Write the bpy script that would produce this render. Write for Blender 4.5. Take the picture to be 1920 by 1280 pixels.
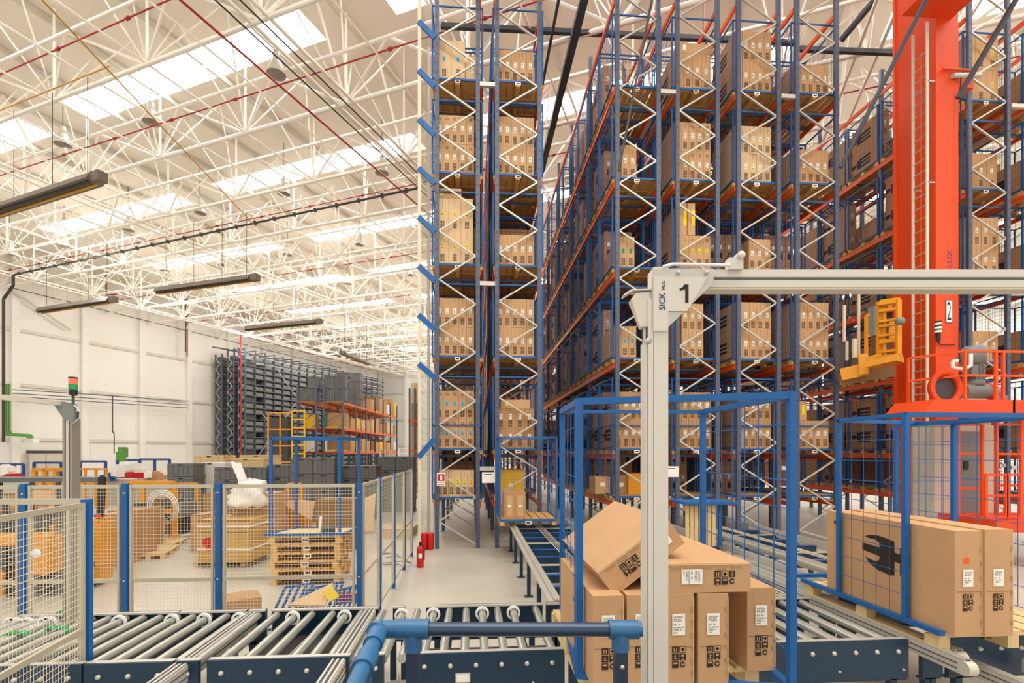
import bpy, math, random
from mathutils import Vector as V, Matrix, Quaternion
random.seed(7)
for o in list(bpy.data.objects): bpy.data.objects.remove(o)
SC = bpy.context.scene
COL = SC.collection
# ---------------------------------------------------------------- camera, world, exposure
H = 2.4                      # eye height
TH = math.radians(4.47)      # the camera looks this far to the right of the rack aisles
F = 960.0; HOR = 848.0
cd = bpy.data.cameras.new('camera'); cam = bpy.data.objects.new('camera', cd); COL.objects.link(cam)
cd.lens = 18; cd.sensor_width = 36; cd.shift_y = (HOR-640)/1920; cd.clip_start = .05; cd.clip_end = 400
cam.location = (0, 0, H); cam.rotation_euler = (math.pi/2, 0, -TH)
SC.camera = cam
w = bpy.data.worlds.new('world'); SC.world = w; w.use_nodes = True
w.node_tree.nodes['Background'].inputs[0].default_value = (1, .96, .9, 1)
w.node_tree.nodes['Background'].inputs[1].default_value = .8
SC.view_settings.view_transform = 'Standard'; SC.view_settings.look = 'None'
SC.view_settings.exposure = .45; SC.view_settings.gamma = 1; SC.view_settings.use_curve_mapping = False
SKY_E = 6.5
CT, ST = math.cos(TH), math.sin(TH)
def at(px, py, z):
    u = (px-960)/F
    return V((z*(u*CT+ST), z*(CT-u*ST), H-z*(py-HOR)/F))
def atY(px, py, Y): return at(px, py, Y/(CT-(px-960)/F*ST))
def xat(px, Y): return atY(px, HOR, Y).x
def atZ(px, py, Z): return at(px, py, (H-Z)*F/(py-HOR))
def gr(px, py): return atZ(px, py, 0)
# area light: an added fill above the camera side, not a fitting of the hall
def area(name, loc, size, sy, power, rot=(0,0,0), col=(1,.93,.82)):
    l = bpy.data.lights.new(name, 'AREA'); l.shape = 'RECTANGLE'; l.size = size; l.size_y = sy; l.energy = power; l.color = col
    o = bpy.data.objects.new(name, l); COL.objects.link(o); o.location = loc; o.rotation_euler = rot; return o
area('overhead_fill', (3, 0, 16.5), 16, 8, 1900, (math.radians(-8), 0, 0))
# ---------------------------------------------------------------- materials
def lin(h):
    h = h.lstrip('#'); c = [int(h[i:i+2], 16)/255 for i in (0, 2, 4)]
    return tuple(x/12.92 if x <= .04045 else ((x+.055)/1.055)**2.4 for x in c)+(1,)
def mat(name, hexc, rough=.5, metal=0, noise=0, scale=8, bump=0, emit=0, stretch=(1,1,1), alpha=None, coord='Object'):
    m = bpy.data.materials.new(name); m.use_nodes = True; nt = m.node_tree; b = nt.nodes['Principled BSDF']
    c = lin(hexc); b.inputs['Base Color'].default_value = c; b.inputs['Roughness'].default_value = rough; b.inputs['Metallic'].default_value = metal
    if noise or bump:
        tc = nt.nodes.new('ShaderNodeTexCoord'); mp = nt.nodes.new('ShaderNodeMapping'); mp.inputs['Scale'].default_value = stretch
        nt.links.new(tc.outputs[coord], mp.inputs[0])
        n = nt.nodes.new('ShaderNodeTexNoise'); n.inputs['Scale'].default_value = scale; n.inputs['Detail'].default_value = 6
        nt.links.new(mp.outputs[0], n.inputs['Vector'])
        if noise:
            r = nt.nodes.new('ShaderNodeMapRange'); r.inputs[1].default_value = .3; r.inputs[2].default_value = .7
            r.inputs[3].default_value = 1-noise; r.inputs[4].default_value = 1+noise*.6
            nt.links.new(n.outputs[0], r.inputs[0])
            mx = nt.nodes.new('ShaderNodeVectorMath'); mx.operation = 'MULTIPLY'; mx.inputs[0].default_value = c[:3]
            nt.links.new(r.outputs[0], mx.inputs[1]); nt.links.new(mx.outputs[0], b.inputs['Base Color'])
        if bump:
            bp = nt.nodes.new('ShaderNodeBump'); bp.inputs['Strength'].default_value = bump; bp.inputs['Distance'].default_value = .02
            nt.links.new(n.outputs[0], bp.inputs['Height']); nt.links.new(bp.outputs[0], b.inputs['Normal'])
    if emit:
        b.inputs['Emission Color'].default_value = c; b.inputs['Emission Strength'].default_value = emit
    return m
M = {}

def dm(k, *a, **kw): M[k] = mat(k, *a, **kw)
dm('aludark', '#9a9386', .4, metal=.3)
dm('floor', '#c2bbae', .42, noise=.12, scale=.8, bump=.05)
dm('wall', '#efebe3', .7); dm('wall_trim', '#d8d2c6', .6)
dm('roof', '#f2e9da', .6, noise=.05, scale=.3)
dm('truss', '#fcf6ea', .45); dm('skylight', '#ffffff', .5, emit=SKY_E)
dm('sprinkler', '#a8221c', .4); dm('cable', '#3a332c', .6); dm('yellowpipe', '#c9962a', .5)
dm('blue', '#0a5ca0', .5); dm('blue2', '#15498a', .45); dm('slate', '#515c73', .42, metal=.15); dm('navy', '#0a3049', .38); dm('fitting', '#2c648f', .4); dm('tube', '#3b4a60', .3, metal=.5)
dm('galv', '#c9c5bb', .35, metal=.35, noise=.05, scale=20); dm('steel', '#c3c5bc', .27, metal=.6, noise=.2, scale=9, stretch=(1,.3,1))
dm('alu', '#cfc9bd', .38, metal=.25); dm('aluwhite', '#ddd6ca', .4); dm('orange', '#e0531c', .42); dm('crane', '#e6480e', .5)
dm('crane_light', '#ee4f12', .5); dm('yellow', '#e09618', .4); dm('yel2', '#e8b92a', .5)
dm('card', '#c59b70', .75, noise=.06, scale=3); dm('card2', '#b68b5e', .78, noise=.08, scale=3); dm('card3', '#d9b88e', .75, noise=.06, scale=3); dm('cardin', '#8e6b45', .8)
dm('wood', '#d6a764', .7, noise=.2, scale=5, stretch=(1,8,1)); dm('woodl', '#dcc08c', .7, noise=.12, scale=5, stretch=(8,1,1))
dm('print', '#2b211b', .8); dm('label', '#f4f0e6', .6); dm('lab_y', '#f0d21c', .6); dm('lab_b', '#58b4d8', .6); dm('lab_g', '#1f9c74', .6); dm('tape', '#c9a273', .35)
dm('cream', '#ddd3bd', .5); dm('fence', '#c2b9a3', .45, metal=.2); dm('grey', '#6c6c6b', .6, noise=.08, scale=6); dm('dgrey', '#4a4b4e', .6); dm('darkrack', '#4b4f59', .5)
dm('black', '#1b1b1c', .5); dm('red', '#c8161a', .35); dm('rubber', '#2a2a2a', .8); dm('white', '#f4f2ee', .5); dm('film', '#ece8df', .25)
dm('motor', '#7f8381', .45, noise=.05); dm('green', '#1c9a58', .5); dm('pipegreen', '#5f9a3c', .5); dm('cabinet', '#cfc6b4', .5); dm('sick', '#2d3f63', .6)
dm('lampglow', '#fff2d0', .4, emit=6); dm('lampbody', '#d8d2c6', .4, metal=.3); dm('lampglass', '#8d8679', .3); dm('heater', '#6b5f51', .5); dm('redglow', '#ff3a2a', .4, emit=2.5); dm('rail', '#3c3f48', .5); dm('orsticker', '#ef5a2a', .6)
# ---------------------------------------------------------------- mesh helpers
class MB:
    def __init__(s): s.v = []; s.f = []; s.m = []; s.mats = []; s.sm = []
    def mi(s, m):
        m = M[m] if isinstance(m, str) else m
        if m not in s.mats: s.mats.append(m)
        return s.mats.index(m)
    def add(s, vs, fs, m, smooth=False):
        n = len(s.v); s.v += [tuple(x) for x in vs]; k = s.mi(m)
        for f in fs: s.f.append(tuple(i+n for i in f)); s.m.append(k); s.sm.append(smooth)
        return s
    def hexa(s, p, m):  # p: 8 corners, bottom 4 ccw then top 4
        return s.add(p, [(3,2,1,0),(4,5,6,7),(0,1,5,4),(1,2,6,5),(2,3,7,6),(3,0,4,7)], m)
    def box(s, x0, x1, y0, y1, z0, z1, m):
        return s.hexa([(x0,y0,z0),(x1,y0,z0),(x1,y1,z0),(x0,y1,z0),(x0,y0,z1),(x1,y0,z1),(x1,y1,z1),(x0,y1,z1)], m)
    def cbox(s, c, sz, m, rz=0):
        c = V(c); R = Matrix.Rotation(rz, 3, 'Z'); x, y, z = [q/2 for q in sz]
        return s.hexa([c+R@V(q) for q in ((-x,-y,-z),(x,-y,-z),(x,y,-z),(-x,y,-z),(-x,-y,z),(x,-y,z),(x,y,z),(-x,y,z))], m)
    def bar(s, a, b, w, h, m, up=(0,0,1)):
        a = V(a); b = V(b); d = (b-a).normalized(); up = V(up)
        if abs(d.dot(up)) > .98: up = V((0,1,0))
        x = d.cross(up).normalized(); y = x.cross(d); x = x*w/2; y = y*h/2
        return s.hexa([a-x-y, a+x-y, b+x-y, b-x-y, a-x+y, a+x+y, b+x+y, b-x+y], m)
    def tube(s, a, b, r, m, n=8, r2=None, caps=True):
        a = V(a); b = V(b); d = (b-a).normalized(); up = V((0,0,1)) if abs(d.z) < .95 else V((0,1,0))
        x = d.cross(up).normalized(); y = x.cross(d); r2 = r if r2 is None else r2
        vs = []
        for (p, q) in ((a, r), (b, r2)):
            for i in range(n):
                t = 2*math.pi*i/n; vs.append(p+x*math.cos(t)*q+y*math.sin(t)*q)
        s.add(vs, [(i, (i+1) % n, n+(i+1) % n, n+i) for i in range(n)], m, n > 5)
        if caps: s.add(vs, [tuple(range(n))[::-1], tuple(range(n, 2*n))], m)
        return s
    def path(s, pts, r, m, n=6):
        for a, b in zip(pts[:-1], pts[1:]):
            if (V(b)-V(a)).length > 1e-4: s.tube(a, b, r, m, n)
        return s
    def quad(s, a, b, c, d, m): return s.add([a, b, c, d], [(0,1,2,3)], m)
    def lathe(s, c, prof, m, n=16, ax=(0,0,1), sm=True):
        c = V(c); ax = V(ax).normalized(); up = V((0,0,1)) if abs(ax.z) < .9 else V((1,0,0)); x = ax.cross(up).normalized(); y = ax.cross(x)
        vs = []
        for (r, h) in prof:
            for i in range(n):
                t = 2*math.pi*i/n; vs.append(c+ax*h+x*r*math.cos(t)+y*r*math.sin(t))
        fs = []
        for k in range(len(prof)-1):
            for i in range(n): fs.append((k*n+i, k*n+(i+1) % n, (k+1)*n+(i+1) % n, (k+1)*n+i))
        return s.add(vs, fs, m, sm)
    def grid(s, o, ux, uy, nx, ny, r, m, n=4):
        o = V(o); ux = V(ux); uy = V(uy)
        for i in range(nx+1): s.tube(o+ux*i/nx, o+ux*i/nx+uy, r, m, n, caps=False)
        for j in range(ny+1): s.tube(o+uy*j/ny, o+uy*j/ny+ux, r, m, n, caps=False)
        return s
    def build(s, name, parent=None, loc=None):
        me = bpy.data.meshes.new(name)
        if parent is not None:
            r = parent
            while r.parent: r = r.parent
            L = V(r.location)
        elif loc is not None: L = V(loc)
        else:
            xs = [v[0] for v in s.v]; ys = [v[1] for v in s.v]; zs = [v[2] for v in s.v]
            L = V(((min(xs)+max(xs))/2, (min(ys)+max(ys))/2, min(zs)))
        me.from_pydata([(v[0]-L.x, v[1]-L.y, v[2]-L.z) for v in s.v], [], s.f)
        for m in s.mats: me.materials.append(m)
        me.polygons.foreach_set('material_index', s.m); me.polygons.foreach_set('use_smooth', s.sm)
        me.update()
        o = bpy.data.objects.new(name, me); COL.objects.link(o)
        if parent is not None: o.parent = parent
        else: o.location = L
        return o
def tag(o, label=None, cat=None, group=None, kind=None):
    if label: o['label'] = label
    if cat: o['category'] = cat
    if group: o['group'] = group
    if kind: o['kind'] = kind
    return o
def empty(name, loc, label, cat, group=None):
    o = bpy.data.objects.new(name, None); COL.objects.link(o); o.location = loc; o.empty_display_size = .1
    return tag(o, label, cat, group)
def copy_tree(o, parent=None):
    c = o.copy(); COL.objects.link(c); c.parent = parent
    for ch in o.children: copy_tree(ch, c)
    return c
TMP = []
def text(mb, s, size, o, xd, yd, m, align='LEFT', ext=.0008, squash=1, bold=0):
    """adds lettering standing on the plane (o, xd, yd) to a mesh builder"""
    c = bpy.data.curves.new('t', 'FONT'); c.body = s; c.size = size; c.align_x = align; c.extrude = ext; c.offset = bold; c.resolution_u = 2
    ob = bpy.data.objects.new('t', c); COL.objects.link(ob); bpy.context.view_layer.update()
    me = ob.evaluated_get(bpy.context.evaluated_depsgraph_get()).to_mesh()
    o = V(o); xd = V(xd).normalized(); yd = V(yd).normalized(); zd = xd.cross(yd)
    mb.add([o+xd*v.co.x*squash+yd*v.co.y+zd*v.co.z for v in me.vertices], [tuple(p.vertices) for p in me.polygons], m)
    ob.to_mesh_clear(); bpy.data.objects.remove(ob); bpy.data.curves.remove(c)
ORD = ['first','second','third','fourth','fifth','sixth','seventh','eighth','ninth','tenth','eleventh','twelfth','thirteenth','fourteenth','fifteenth','sixteenth','seventeenth','eighteenth','nineteenth','twentieth','twenty-first','twenty-second','twenty-third','twenty-fourth','twenty-fifth']
# ---------------------------------------------------------------- the hall (turned 25 degrees from the racks)
AZ = TH+math.atan(360/960)
E1 = V((math.sin(AZ), math.cos(AZ), 0)); E2 = V((math.cos(AZ), -math.sin(AZ), 0))
A0 = at(26, HOR, 38.3); A0.z = 0
HR = 17.5; HB = 14.3
def hp(a, b, z=0): return A0+E1*a+E2*b+V((0, 0, z))
mb = MB(); mb.quad((-75,-12,0), (45,-12,0), (45,110,0), (-75,110,0), 'floor')
tag(mb.build('floor', loc=(0,0,0)), kind='structure')
mb = MB()
def hbox(mb, a0, a1, b0, b1, z0, z1, m):
    mb.hexa([hp(a0,b0,z0), hp(a0,b1,z0), hp(a1,b1,z0), hp(a1,b0,z0), hp(a0,b0,z1), hp(a0,b1,z1), hp(a1,b1,z1), hp(a1,b0,z1)], m)
AE = 46
hbox(mb, -20, AE, -.4, 0, 0, HR+.3, 'wall')
for k in range(-4, 11):
    hbox(mb, k*4.6-.25, k*4.6+.25, 0, .3, 0, HR-1.5 if k % 2 else HR, 'wall')
for z in (3.4, 7.5, 11.6):
    hbox(mb, -20, AE, 0, .12, z-.12, z+.12, 'wall_trim')
tag(mb.build('wall_left'), kind='structure')
mb = MB(); hbox(mb, AE, AE+.4, -.4, 110, 0, HR+.3, 'wall')
for b in range(5, 110, 8): hbox(mb, AE-.3, AE, b-.25, b+.25, 0, HR, 'wall')
for z in (3.4, 7.5, 11.6): hbox(mb, AE-.12, AE, 0, 70, z-.12, z+.12, 'wall_trim')
tag(mb.build('wall_back'), kind='structure')
# roof sheeting with skylight openings
SKA = [-15.5+7.2*k for k in range(0, 9)]; SKW = .68
SKB = [(-9.6+16*k, 3.4+16*k) for k in range(1, 6)]
mb = MB(); edges = []
a_lo = -26
for sa in SKA: edges.append((a_lo, sa-SKW, None)); edges.append((sa-SKW, sa+SKW, sa)); a_lo = sa+SKW
edges.append((a_lo, AE, None))
wn = 0
for (a0, a1, sa) in edges:
    if sa is None: hbox(mb, a0, a1, -.4, 92, HR, HR+.15, 'roof')
    else:
        b = -.4
        for (b0, b1) in SKB:
            hbox(mb, a0, a1, b, b0, HR, HR+.15, 'roof'); b = b1
            wn += 1; s = MB(); hbox(s, a0, a1, b0, b1, HR+.05, HR+.1, 'skylight'); tag(s.build('window_%d' % wn), kind='structure')
        hbox(mb, a0, a1, b, 92, HR, HR+.15, 'roof')
tag(mb.build('ceiling'), kind='structure')
# roof purlins running along the hall
mb = MB()
for k in range(0, 26):
    b = 1.5+k*3.2
    mb.bar(hp(-24, b, HR-.12), hp(AE, b, HR-.12), .1, .22, 'wall_trim')
tag(mb.build('trim_1'), kind='structure')
# cross trusses: one every 3.6 m
NB = 16/7
ROWS = [-15.6+3.6*k for k in range(0, 18)]
def trussrow(a, i):
    far = i > 8
    lab = 'white tubular roof truss crossing the hall, %s counted from the camera end' % ORD[i]
    root = empty('roof_truss', hp(a, 30, HB), lab, 'roof truss', 'white roof trusses across the hall')
    c = MB(); n = 6 if not far else 5
    b1 = 88 if i < 7 else 60
    c.tube(hp(a, .3, HB), hp(a, b1, HB), .075, 'truss', n); c.build('bottom_chord', root)
    c = MB(); c.tube(hp(a-.9, .3, HB+.95), hp(a-.9, b1, HB+.95), .06, 'truss', n); c.build('upper_chord', root)
    c = MB(); nb = int((b1-4.9)/(NB*2))
    for k in range(0, nb):
        b = 4.9-NB*2+k*NB*2
        if b < .3: b = .3
        p = hp(a, b, HB); q = hp(a-.9, b+NB, HB+.95); p2 = hp(a, b+NB*2, HB)
        c.tube(p, q, .045, 'truss', 5, caps=False); c.tube(q, p2, .045, 'truss', 5, caps=False)
        c.tube(p, hp(a, b, HR-.1), .045, 'truss', 5, caps=False)
        for da, db in ((1.8, NB/2), (-1.8, NB/2), (1.8, -NB/2), (-1.8, -NB/2)):
            c.tube(p, hp(a+da, b+db, HR-.15), .027, 'truss', 4, caps=False)
    c.build('brace', root)
for i, a in enumerate(ROWS): trussrow(a, i)
# long girders and ties along the hall
for j, b in enumerate([4.9, 20.9, 36.9, 52.9, 68.9]):
    root = empty('roof_girder', hp(10, b, HB), 'white twin tube girder running the length of the roof, %s from the left wall' % ORD[j], 'roof girder', 'long roof girders')
    for s in (-.3, .3):
        c = MB(); c.tube(hp(-24, b+s, HB), hp(AE, b+s, HB), .06, 'truss', 6); c.build('chord', root)
    c = MB()
    for k in range(0, 19):
        a = -15.6+3.6*k
        if a+3.6 > AE: break
        c.tube(hp(a, b, HB), hp(a+1.8, b, HR-.2), .05, 'truss', 5, caps=False); c.tube(hp(a+1.8, b, HR-.2), hp(a+3.6, b, HB), .05, 'truss', 5, caps=False)
        c.tube(hp(a, b-.3, HB), hp(a, b+.3, HB), .04, 'truss', 5)
    c.build('brace', root)
for j in range(2, 34):
    b = 4.9+(j-2)*NB
    if (j-2) % 7 == 0 or b > 80: continue
    c = MB(); c.tube(hp(-24, b, HB+.02), hp(AE-.1, b, HB+.02), .035, 'truss', 5)
    tag(c.build('roof_tie'), 'thin white tie rod along the roof between trusses, %s line from left wall' % (ORD[j-2] if j-2 < 25 else ORD[24]+' plus '+ORD[j-27]).replace('twenty-fifth plus ', 'twenty-fifth and '), 'tie rod', 'thin roof tie rods')
# sprinkler pipes, cables
for i, a in enumerate([-12.9, -9.3, -2.1, 5.1, 12.3, 19.5]):
    c = MB(); c.tube(hp(a, 2, HB+.55), hp(a, 80 if i < 3 else 55, HB+.55), .026, 'sprinkler', 6)
    for k in range(18): c.tube(hp(a, 4+k*3.2, HB+.55), hp(a, 4+k*3.2+.12, HB+.55), .06, 'sprinkler', 6)
    tag(c.build('sprinkler_pipe'), 'red sprinkler pipe clipped under the roof, %s row from the camera end' % ORD[i], 'pipe', 'red sprinkler pipes')
c = MB(); c.tube(hp(-24, 35.6, HB-.15), hp(AE-1, 35.6, HB-.15), .035, 'sprinkler', 6)
tag(c.build('sprinkler_main'), 'dark red sprinkler main running lengthwise under the roof beside the twin cables', 'pipe')
for j, b in enumerate((36.5, 37.1)):
    c = MB(); c.tube(hp(-24, b, HB-.2), hp(AE-1, b, HB-.2), .024, 'cable', 6)
    tag(c.build('power_cable'), 'dark cable running lengthwise under the roof, %s of a close pair' % ('left' if j == 0 else 'right'), 'cable', 'twin dark cables')
c = MB(); p, q = atZ(25, 515, 14.1), atZ(785, 352, 14.1); c.path([p, q], .05, 'cable')
d = (q-p)
for k in range(24): c.cbox(p+d*(k+.5)/24, (.14, .14, .16), 'cable')
c.path([p, p+V((0,0,-.7)), at(19, 535, p.y*1.0) if False else p+V((-.6,0,-1.6)), p+V((-.6,0,-11))], .09, 'cable')
tag(c.build('cable_conduit'), 'black cable conduit crossing under the roof and dropping down the left wall', 'conduit')
c = MB(); c.path([atZ(79, 0, 13.7), atZ(480, 425, 13.7)], .025, 'yellowpipe'); c.path([atZ(0, 207, 13.7), atZ(205, 124, 13.7)], .02, 'yellowpipe')
tag(c.build('gas_pipe'), 'thin yellow gas pipe running diagonally below the roof trusses', 'pipe')
# wall pipes
def wp(px, py, off=.5):   # a point on a vertical plane parallel to the left wall
    z = (38.3-off)*1294/(1320-px); return at(px, py, z)
c = MB(); c.path([wp(-60, 490), wp(26, 516), wp(190, 557)], .05, 'sprinkler'); 
tag(c.build('sprinkler_pipe'), 'dark red pipe running down along the upper left wall', 'pipe')
c = MB(); c.path([wp(198, 500, 1), wp(199, 553, 1), wp(224, 551, 1), wp(454, 613, 1), wp(690, 684, 1)], .06, 'sprinkler')
tag(c.build('sprinkler_pipe'), 'bright red pipe with a vertical drop, running above the grey storage rack', 'pipe')
c = MB(); c.path([wp(232, 569, .8), wp(700, 695, .8)], .035, 'sprinkler')
tag(c.build('sprinkler_pipe'), 'thin red pipe just below the long bright one on the wall', 'pipe')
c = MB(); c.path([wp(24, 540, .6), wp(640, 690, .6)], .03, 'cable')
tag(c.build('strung_cable'), 'thin grey cable strung along the left wall under the pipes', 'cable')
for j, (dy, nm) in enumerate(((0, 'upper'), (7, 'middle'), (13, 'lower'))):
    c = MB(); c.path([wp(24, 730+dy, .7), wp(150, 738+dy, .7), wp(355, 752+dy, .7)], .035, 'dgrey')
    tag(c.build('conduit'), '%s of three thin grey conduits halfway up the left wall' % nm, 'conduit', 'wall conduits')
for j, dx in enumerate((0, 5, 10)):
    c = MB(); m = 'pipegreen'
    c.path([wp(8+dx, 720, .9), wp(8+dx, 806, .9), wp(11+dx, 815-dx*.2, .9), wp(48+dx, 817-dx*.2, .9), wp(56+dx*.6, 822, .9)], .07, m)
    tag(c.build('green_pipe'), 'green pipe bending from vertical to horizontal on left wall, %s of three' % ('left', 'middle', 'right')[j], 'pipe', 'green bent pipes')
c = MB(); p = wp(60, 826, 1); c.cbox(p, (1.0, .4, .35), 'white', -AZ); tag(c.build('junction_box'), 'white junction box on the left wall under the green pipes', 'junction box')
c = MB(); c.path([wp(211, 743, .8), wp(211, 808, .8), wp(214, 813, .8), wp(214, 850, .8)], .045, 'cable')
tag(c.build('drop_cable'), 'thin dark cable dropping down the left wall from the conduits', 'cable')
c = MB(); c.path([wp(351, 560, .6), wp(351, 668, .6)], .07, 'sprinkler'); c.path([wp(348, 560, .6), wp(348, 660, .6)], .05, 'cable')
tag(c.build('riser_pipe'), 'red and dark riser pipes beside a wall column above the rack', 'pipe')
c = MB(); c.path([wp(24, 545, .4), wp(132, 618, .4)], .1, 'wall_trim'); tag(c.build('diagonal_brace'), 'diagonal cream brace across the upper left wall', 'brace')
# wall door far left
mb = MB()
for p0, p1 in ((54, 84), (86, 116)):
    a, b = wp(p0, 850, .3), wp(p1, 850, .3); a2 = V((a.x, a.y, 0)); b2 = V((b.x, b.y, 0))
    mb.hexa([a2, b2, b2+E2*.1, a2+E2*.1, a, b, b+E2*.1, a+E2*.1], 'cabinet')
a, b = wp(50, 847, .2), wp(118, 847, .2); mb.bar(a, b, .1, .22, 'dgrey')
tag(mb.build('door_1'), kind='structure')
# pendant high bay lamps
def lamp(px, py, i, h=15.0, sc=1.0):
    p = atZ(px, py, h)
    root = empty('pendant_lamp', p, '', 'pendant lamp', 'high bay pendant lamps')
    c = MB(); c.tube(p+V((0,0,.62)), V((p.x, p.y, HR)), .014, 'cable', 5); c.build('cord', root)
    c = MB(); c.lathe(p, [(.001,.78),(.1,.76),(.12,.52),(.09,.5),(.16,.42),(.25,.2),(.31,.03),(.31,0)], 'lampbody', 16); sh = c.build('shade', root)
    c = MB(); c.lathe(p, [(.31,.0),(.2,-.03),(.001,-.04)], 'lampglass', 16); c.build('lens', sh)
    return root
LP = [(518,140,'hanging lamp with ribbed white shade nearest the top centre of the hall'),(284,230,'second pendant lamp in from the left of the nearest row, beside the yellow pipe'),(118,272,'leftmost pendant lamp of the nearest row'),
 (716,325,'pendant lamp close to the fenced rack, second row'),(532,364,'pendant lamp in middle of the second row'),(375,400,'pendant lamp left of middle in the second row'),(240,432,'pendant lamp further left in the second row above bright skylight'),(120,462,'pendant lamp leftmost of the second row near the wall'),
 (675,459,'pendant lamp of the third row nearest the fenced rack'),(539,478,'pendant lamp in the middle of the third row'),(418,497,'pendant lamp left of middle in the third row'),(310,508,'pendant lamp leftmost of the third row'),(18,476,'small pendant lamp in the corner by the left wall'),
 (772,516,'pendant lamp of the fourth row beside the fenced rack'),(652,532,'pendant lamp in the middle of the fourth row'),(443,550,'pendant lamp at the left of the fourth row'),(234,552,'small dark pendant lamp just right of the red drop pipe')]
for i, (px, py, lb) in enumerate(LP):
    r = lamp(px, py, i); r['label'] = lb
for a, b in ((-4, 14), (6, 8), (16, 6), (26, 8), (6, 24), (20, 24), (34, 16)):      # added point lights brightening the left hall and its wall, apart from the pendants
    l = bpy.data.lights.new('hall_fill', 'POINT'); l.energy = 260; l.shadow_soft_size = .35; l.color = (1, .95, .87)
    o = bpy.data.objects.new('hall_fill', l); COL.objects.link(o); o.location = hp(a, b, 13.2)
# radiant heaters
def heater(p, q, lb):
    p, q = V(p), V(q); d = (q-p).normalized(); s = d.cross(V((0,0,1)))
    root = empty('radiant_heater', (p+q)/2, lb, 'heater', 'long radiant heaters')
    c = MB(); w_ = .27
    c.hexa([p-s*w_-V((0,0,.1)), p+s*w_-V((0,0,.1)), q+s*w_-V((0,0,.1)), q-s*w_-V((0,0,.1)), p-s*w_*.5+V((0,0,.15)), p+s*w_*.5+V((0,0,.15)), q+s*w_*.5+V((0,0,.15)), q-s*w_*.5+V((0,0,.15))], 'heater')
    c.build('reflector', root)
    for k in (-.1, .1):
        c = MB(); c.tube(p+s*k-V((0,0,.14)), q+s*k-V((0,0,.12)), .045, 'yellowpipe' if k < 0 else 'cable', 8); c.build('tube', root)
    c = MB(); c.cbox(q+d*.2, (.4, .3, .3), 'heater', math.atan2(d.y, d.x)); c.build('burner', root)
    c = MB()
    for k in (.1, .4, .7, .95):
        m_ = p+(q-p)*k; c.tube(m_, V((m_.x, m_.y, HB)), .012, 'cable', 4)
    c.build('hanger', root)
heater(atZ(-60, 412, 11), atZ(178, 335, 11), 'long brown radiant heater nearest the camera, hanging at upper left')
heater(atZ(296, 545, 11), atZ(472, 521, 11), 'long brown radiant heater hanging above the end of the grey rack')
heater(atZ(75, 582, 11), atZ(208, 562, 11), 'long brown radiant heater hanging in front of the left wall')
heater(atZ(462, 616, 11), atZ(594, 603, 11), 'thin brown radiant heater hanging over the middle of the grey rack')
heater(atZ(692, 682, 11), atZ(643, 662, 11), 'small far radiant heater hanging lengthwise near the back corner')
# ---------------------------------------------------------------- the high pallet racks
LV = [1.15, 2.36, 4.68, 6.98, 9.26, 11.60]       # heights of the pallet undersides
BAY = 2.9
SHELF = ['lowest shelf', 'second shelf', 'third shelf', 'fourth shelf', 'fifth shelf', 'top shelf']
RK = [  # name, left px, right px, front Y, bays, brace phase
 ('leftmost rack', 819, 896, 12.75, 4, .69), ('rack left of aisle', 932, 1012, 12.72, 8, .17),
 ('rack right of aisle', 1158, 1235, 12.65, 12, .80), ('rack behind portal post', 1271, 1346, 12.62, 3, .30),
 ('middle right rack', 1386, 1461, 12.58, 3, .85), ('rack left of crane', 1496, 1570, 12.54, 3, .40),
 ('rack right of crane', 1820, 1892, 12.45, 5, .26), ('rightmost rack', 1932, 2005, 12.4, 3, .7)]
RX = []
up_me = {}
for ri, (nm, p0, p1, Y0, nb, ph) in enumerate(RK):
    X0, X1 = xat(p0, Y0), xat(p1, Y0); RX.append((X0, X1, Y0))
    root = empty('pallet_rack', (X0, Y0, 0), 'tall slate blue and orange pallet rack with zigzag braces, %s' % nm, 'pallet rack', 'tall pallet racks')
    uz = MB()
    uz.box(X0-.05, X0+.05, Y0, Y0+.09, 0, 14.6, 'slate'); uz.box(X0-.1, X0+.1, Y0-.06, Y0+.15, 0, .02, 'galv')
    for k in range(60): uz.box(X0-.02, X0+.02, Y0-.002, Y0, .5+k*.23, .55+k*.23, 'dgrey')
    u = uz.build('upright', root)
    bz = MB(); z = ph-.6; side = 1
    while z < 14.2:
        a = V((X1-.05 if side else X0+.05, Y0+.045, max(z, .12))); b = V((X0+.05 if side else X1-.05, Y0+.045, z+.6))
        bz.bar(a, b, .035, .045, 'galv', (0, 1, 0)); z += .6; side = 1-side
    br = bz.build('brace', root)
    for k in range(nb+1):
        for s in (0, 1):
            if k == 0 and s == 0: continue
            c = u.copy(); COL.objects.link(c); c.location = (s*(X1-X0), k*BAY, 0)
        if k: c = br.copy(); COL.objects.link(c); c.location = (0, k*BAY, 0)
    bm = MB(); bm.box(X0-.08, X0-.03, Y0+.09, Y0+nb*BAY, LV[0]-.14, LV[0]-.02, 'orange')
    be = bm.build('beam', root)
    for z in LV+[13.9]:
        for s in (0, 1):
            if z == LV[0] and s == 0: continue
            c = be.copy(); COL.objects.link(c); c.location = (s*(X1-X0+.11), 0, z-LV[0])
    sm = MB(); sm.box(X0-.03, X1+.03, Y0+.75, Y0+.8, LV[1]-.08, LV[1]-.02, 'slate'); cs = sm.build('cross_support', root)
    for li, z in enumerate(LV[1:]):            # pallet support rails across the rack
        for k in range(2 if ri != 2 else 6):
            for dy in (0, .45):
                if li == 0 and k == 0 and dy == 0: continue
                c = cs.copy(); COL.objects.link(c); c.location = (0, k*BAY/2+dy, z-LV[1])
    if ri in (0, 2, 4, 6):   # spacers to the back-to-back neighbour
        pass
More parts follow.
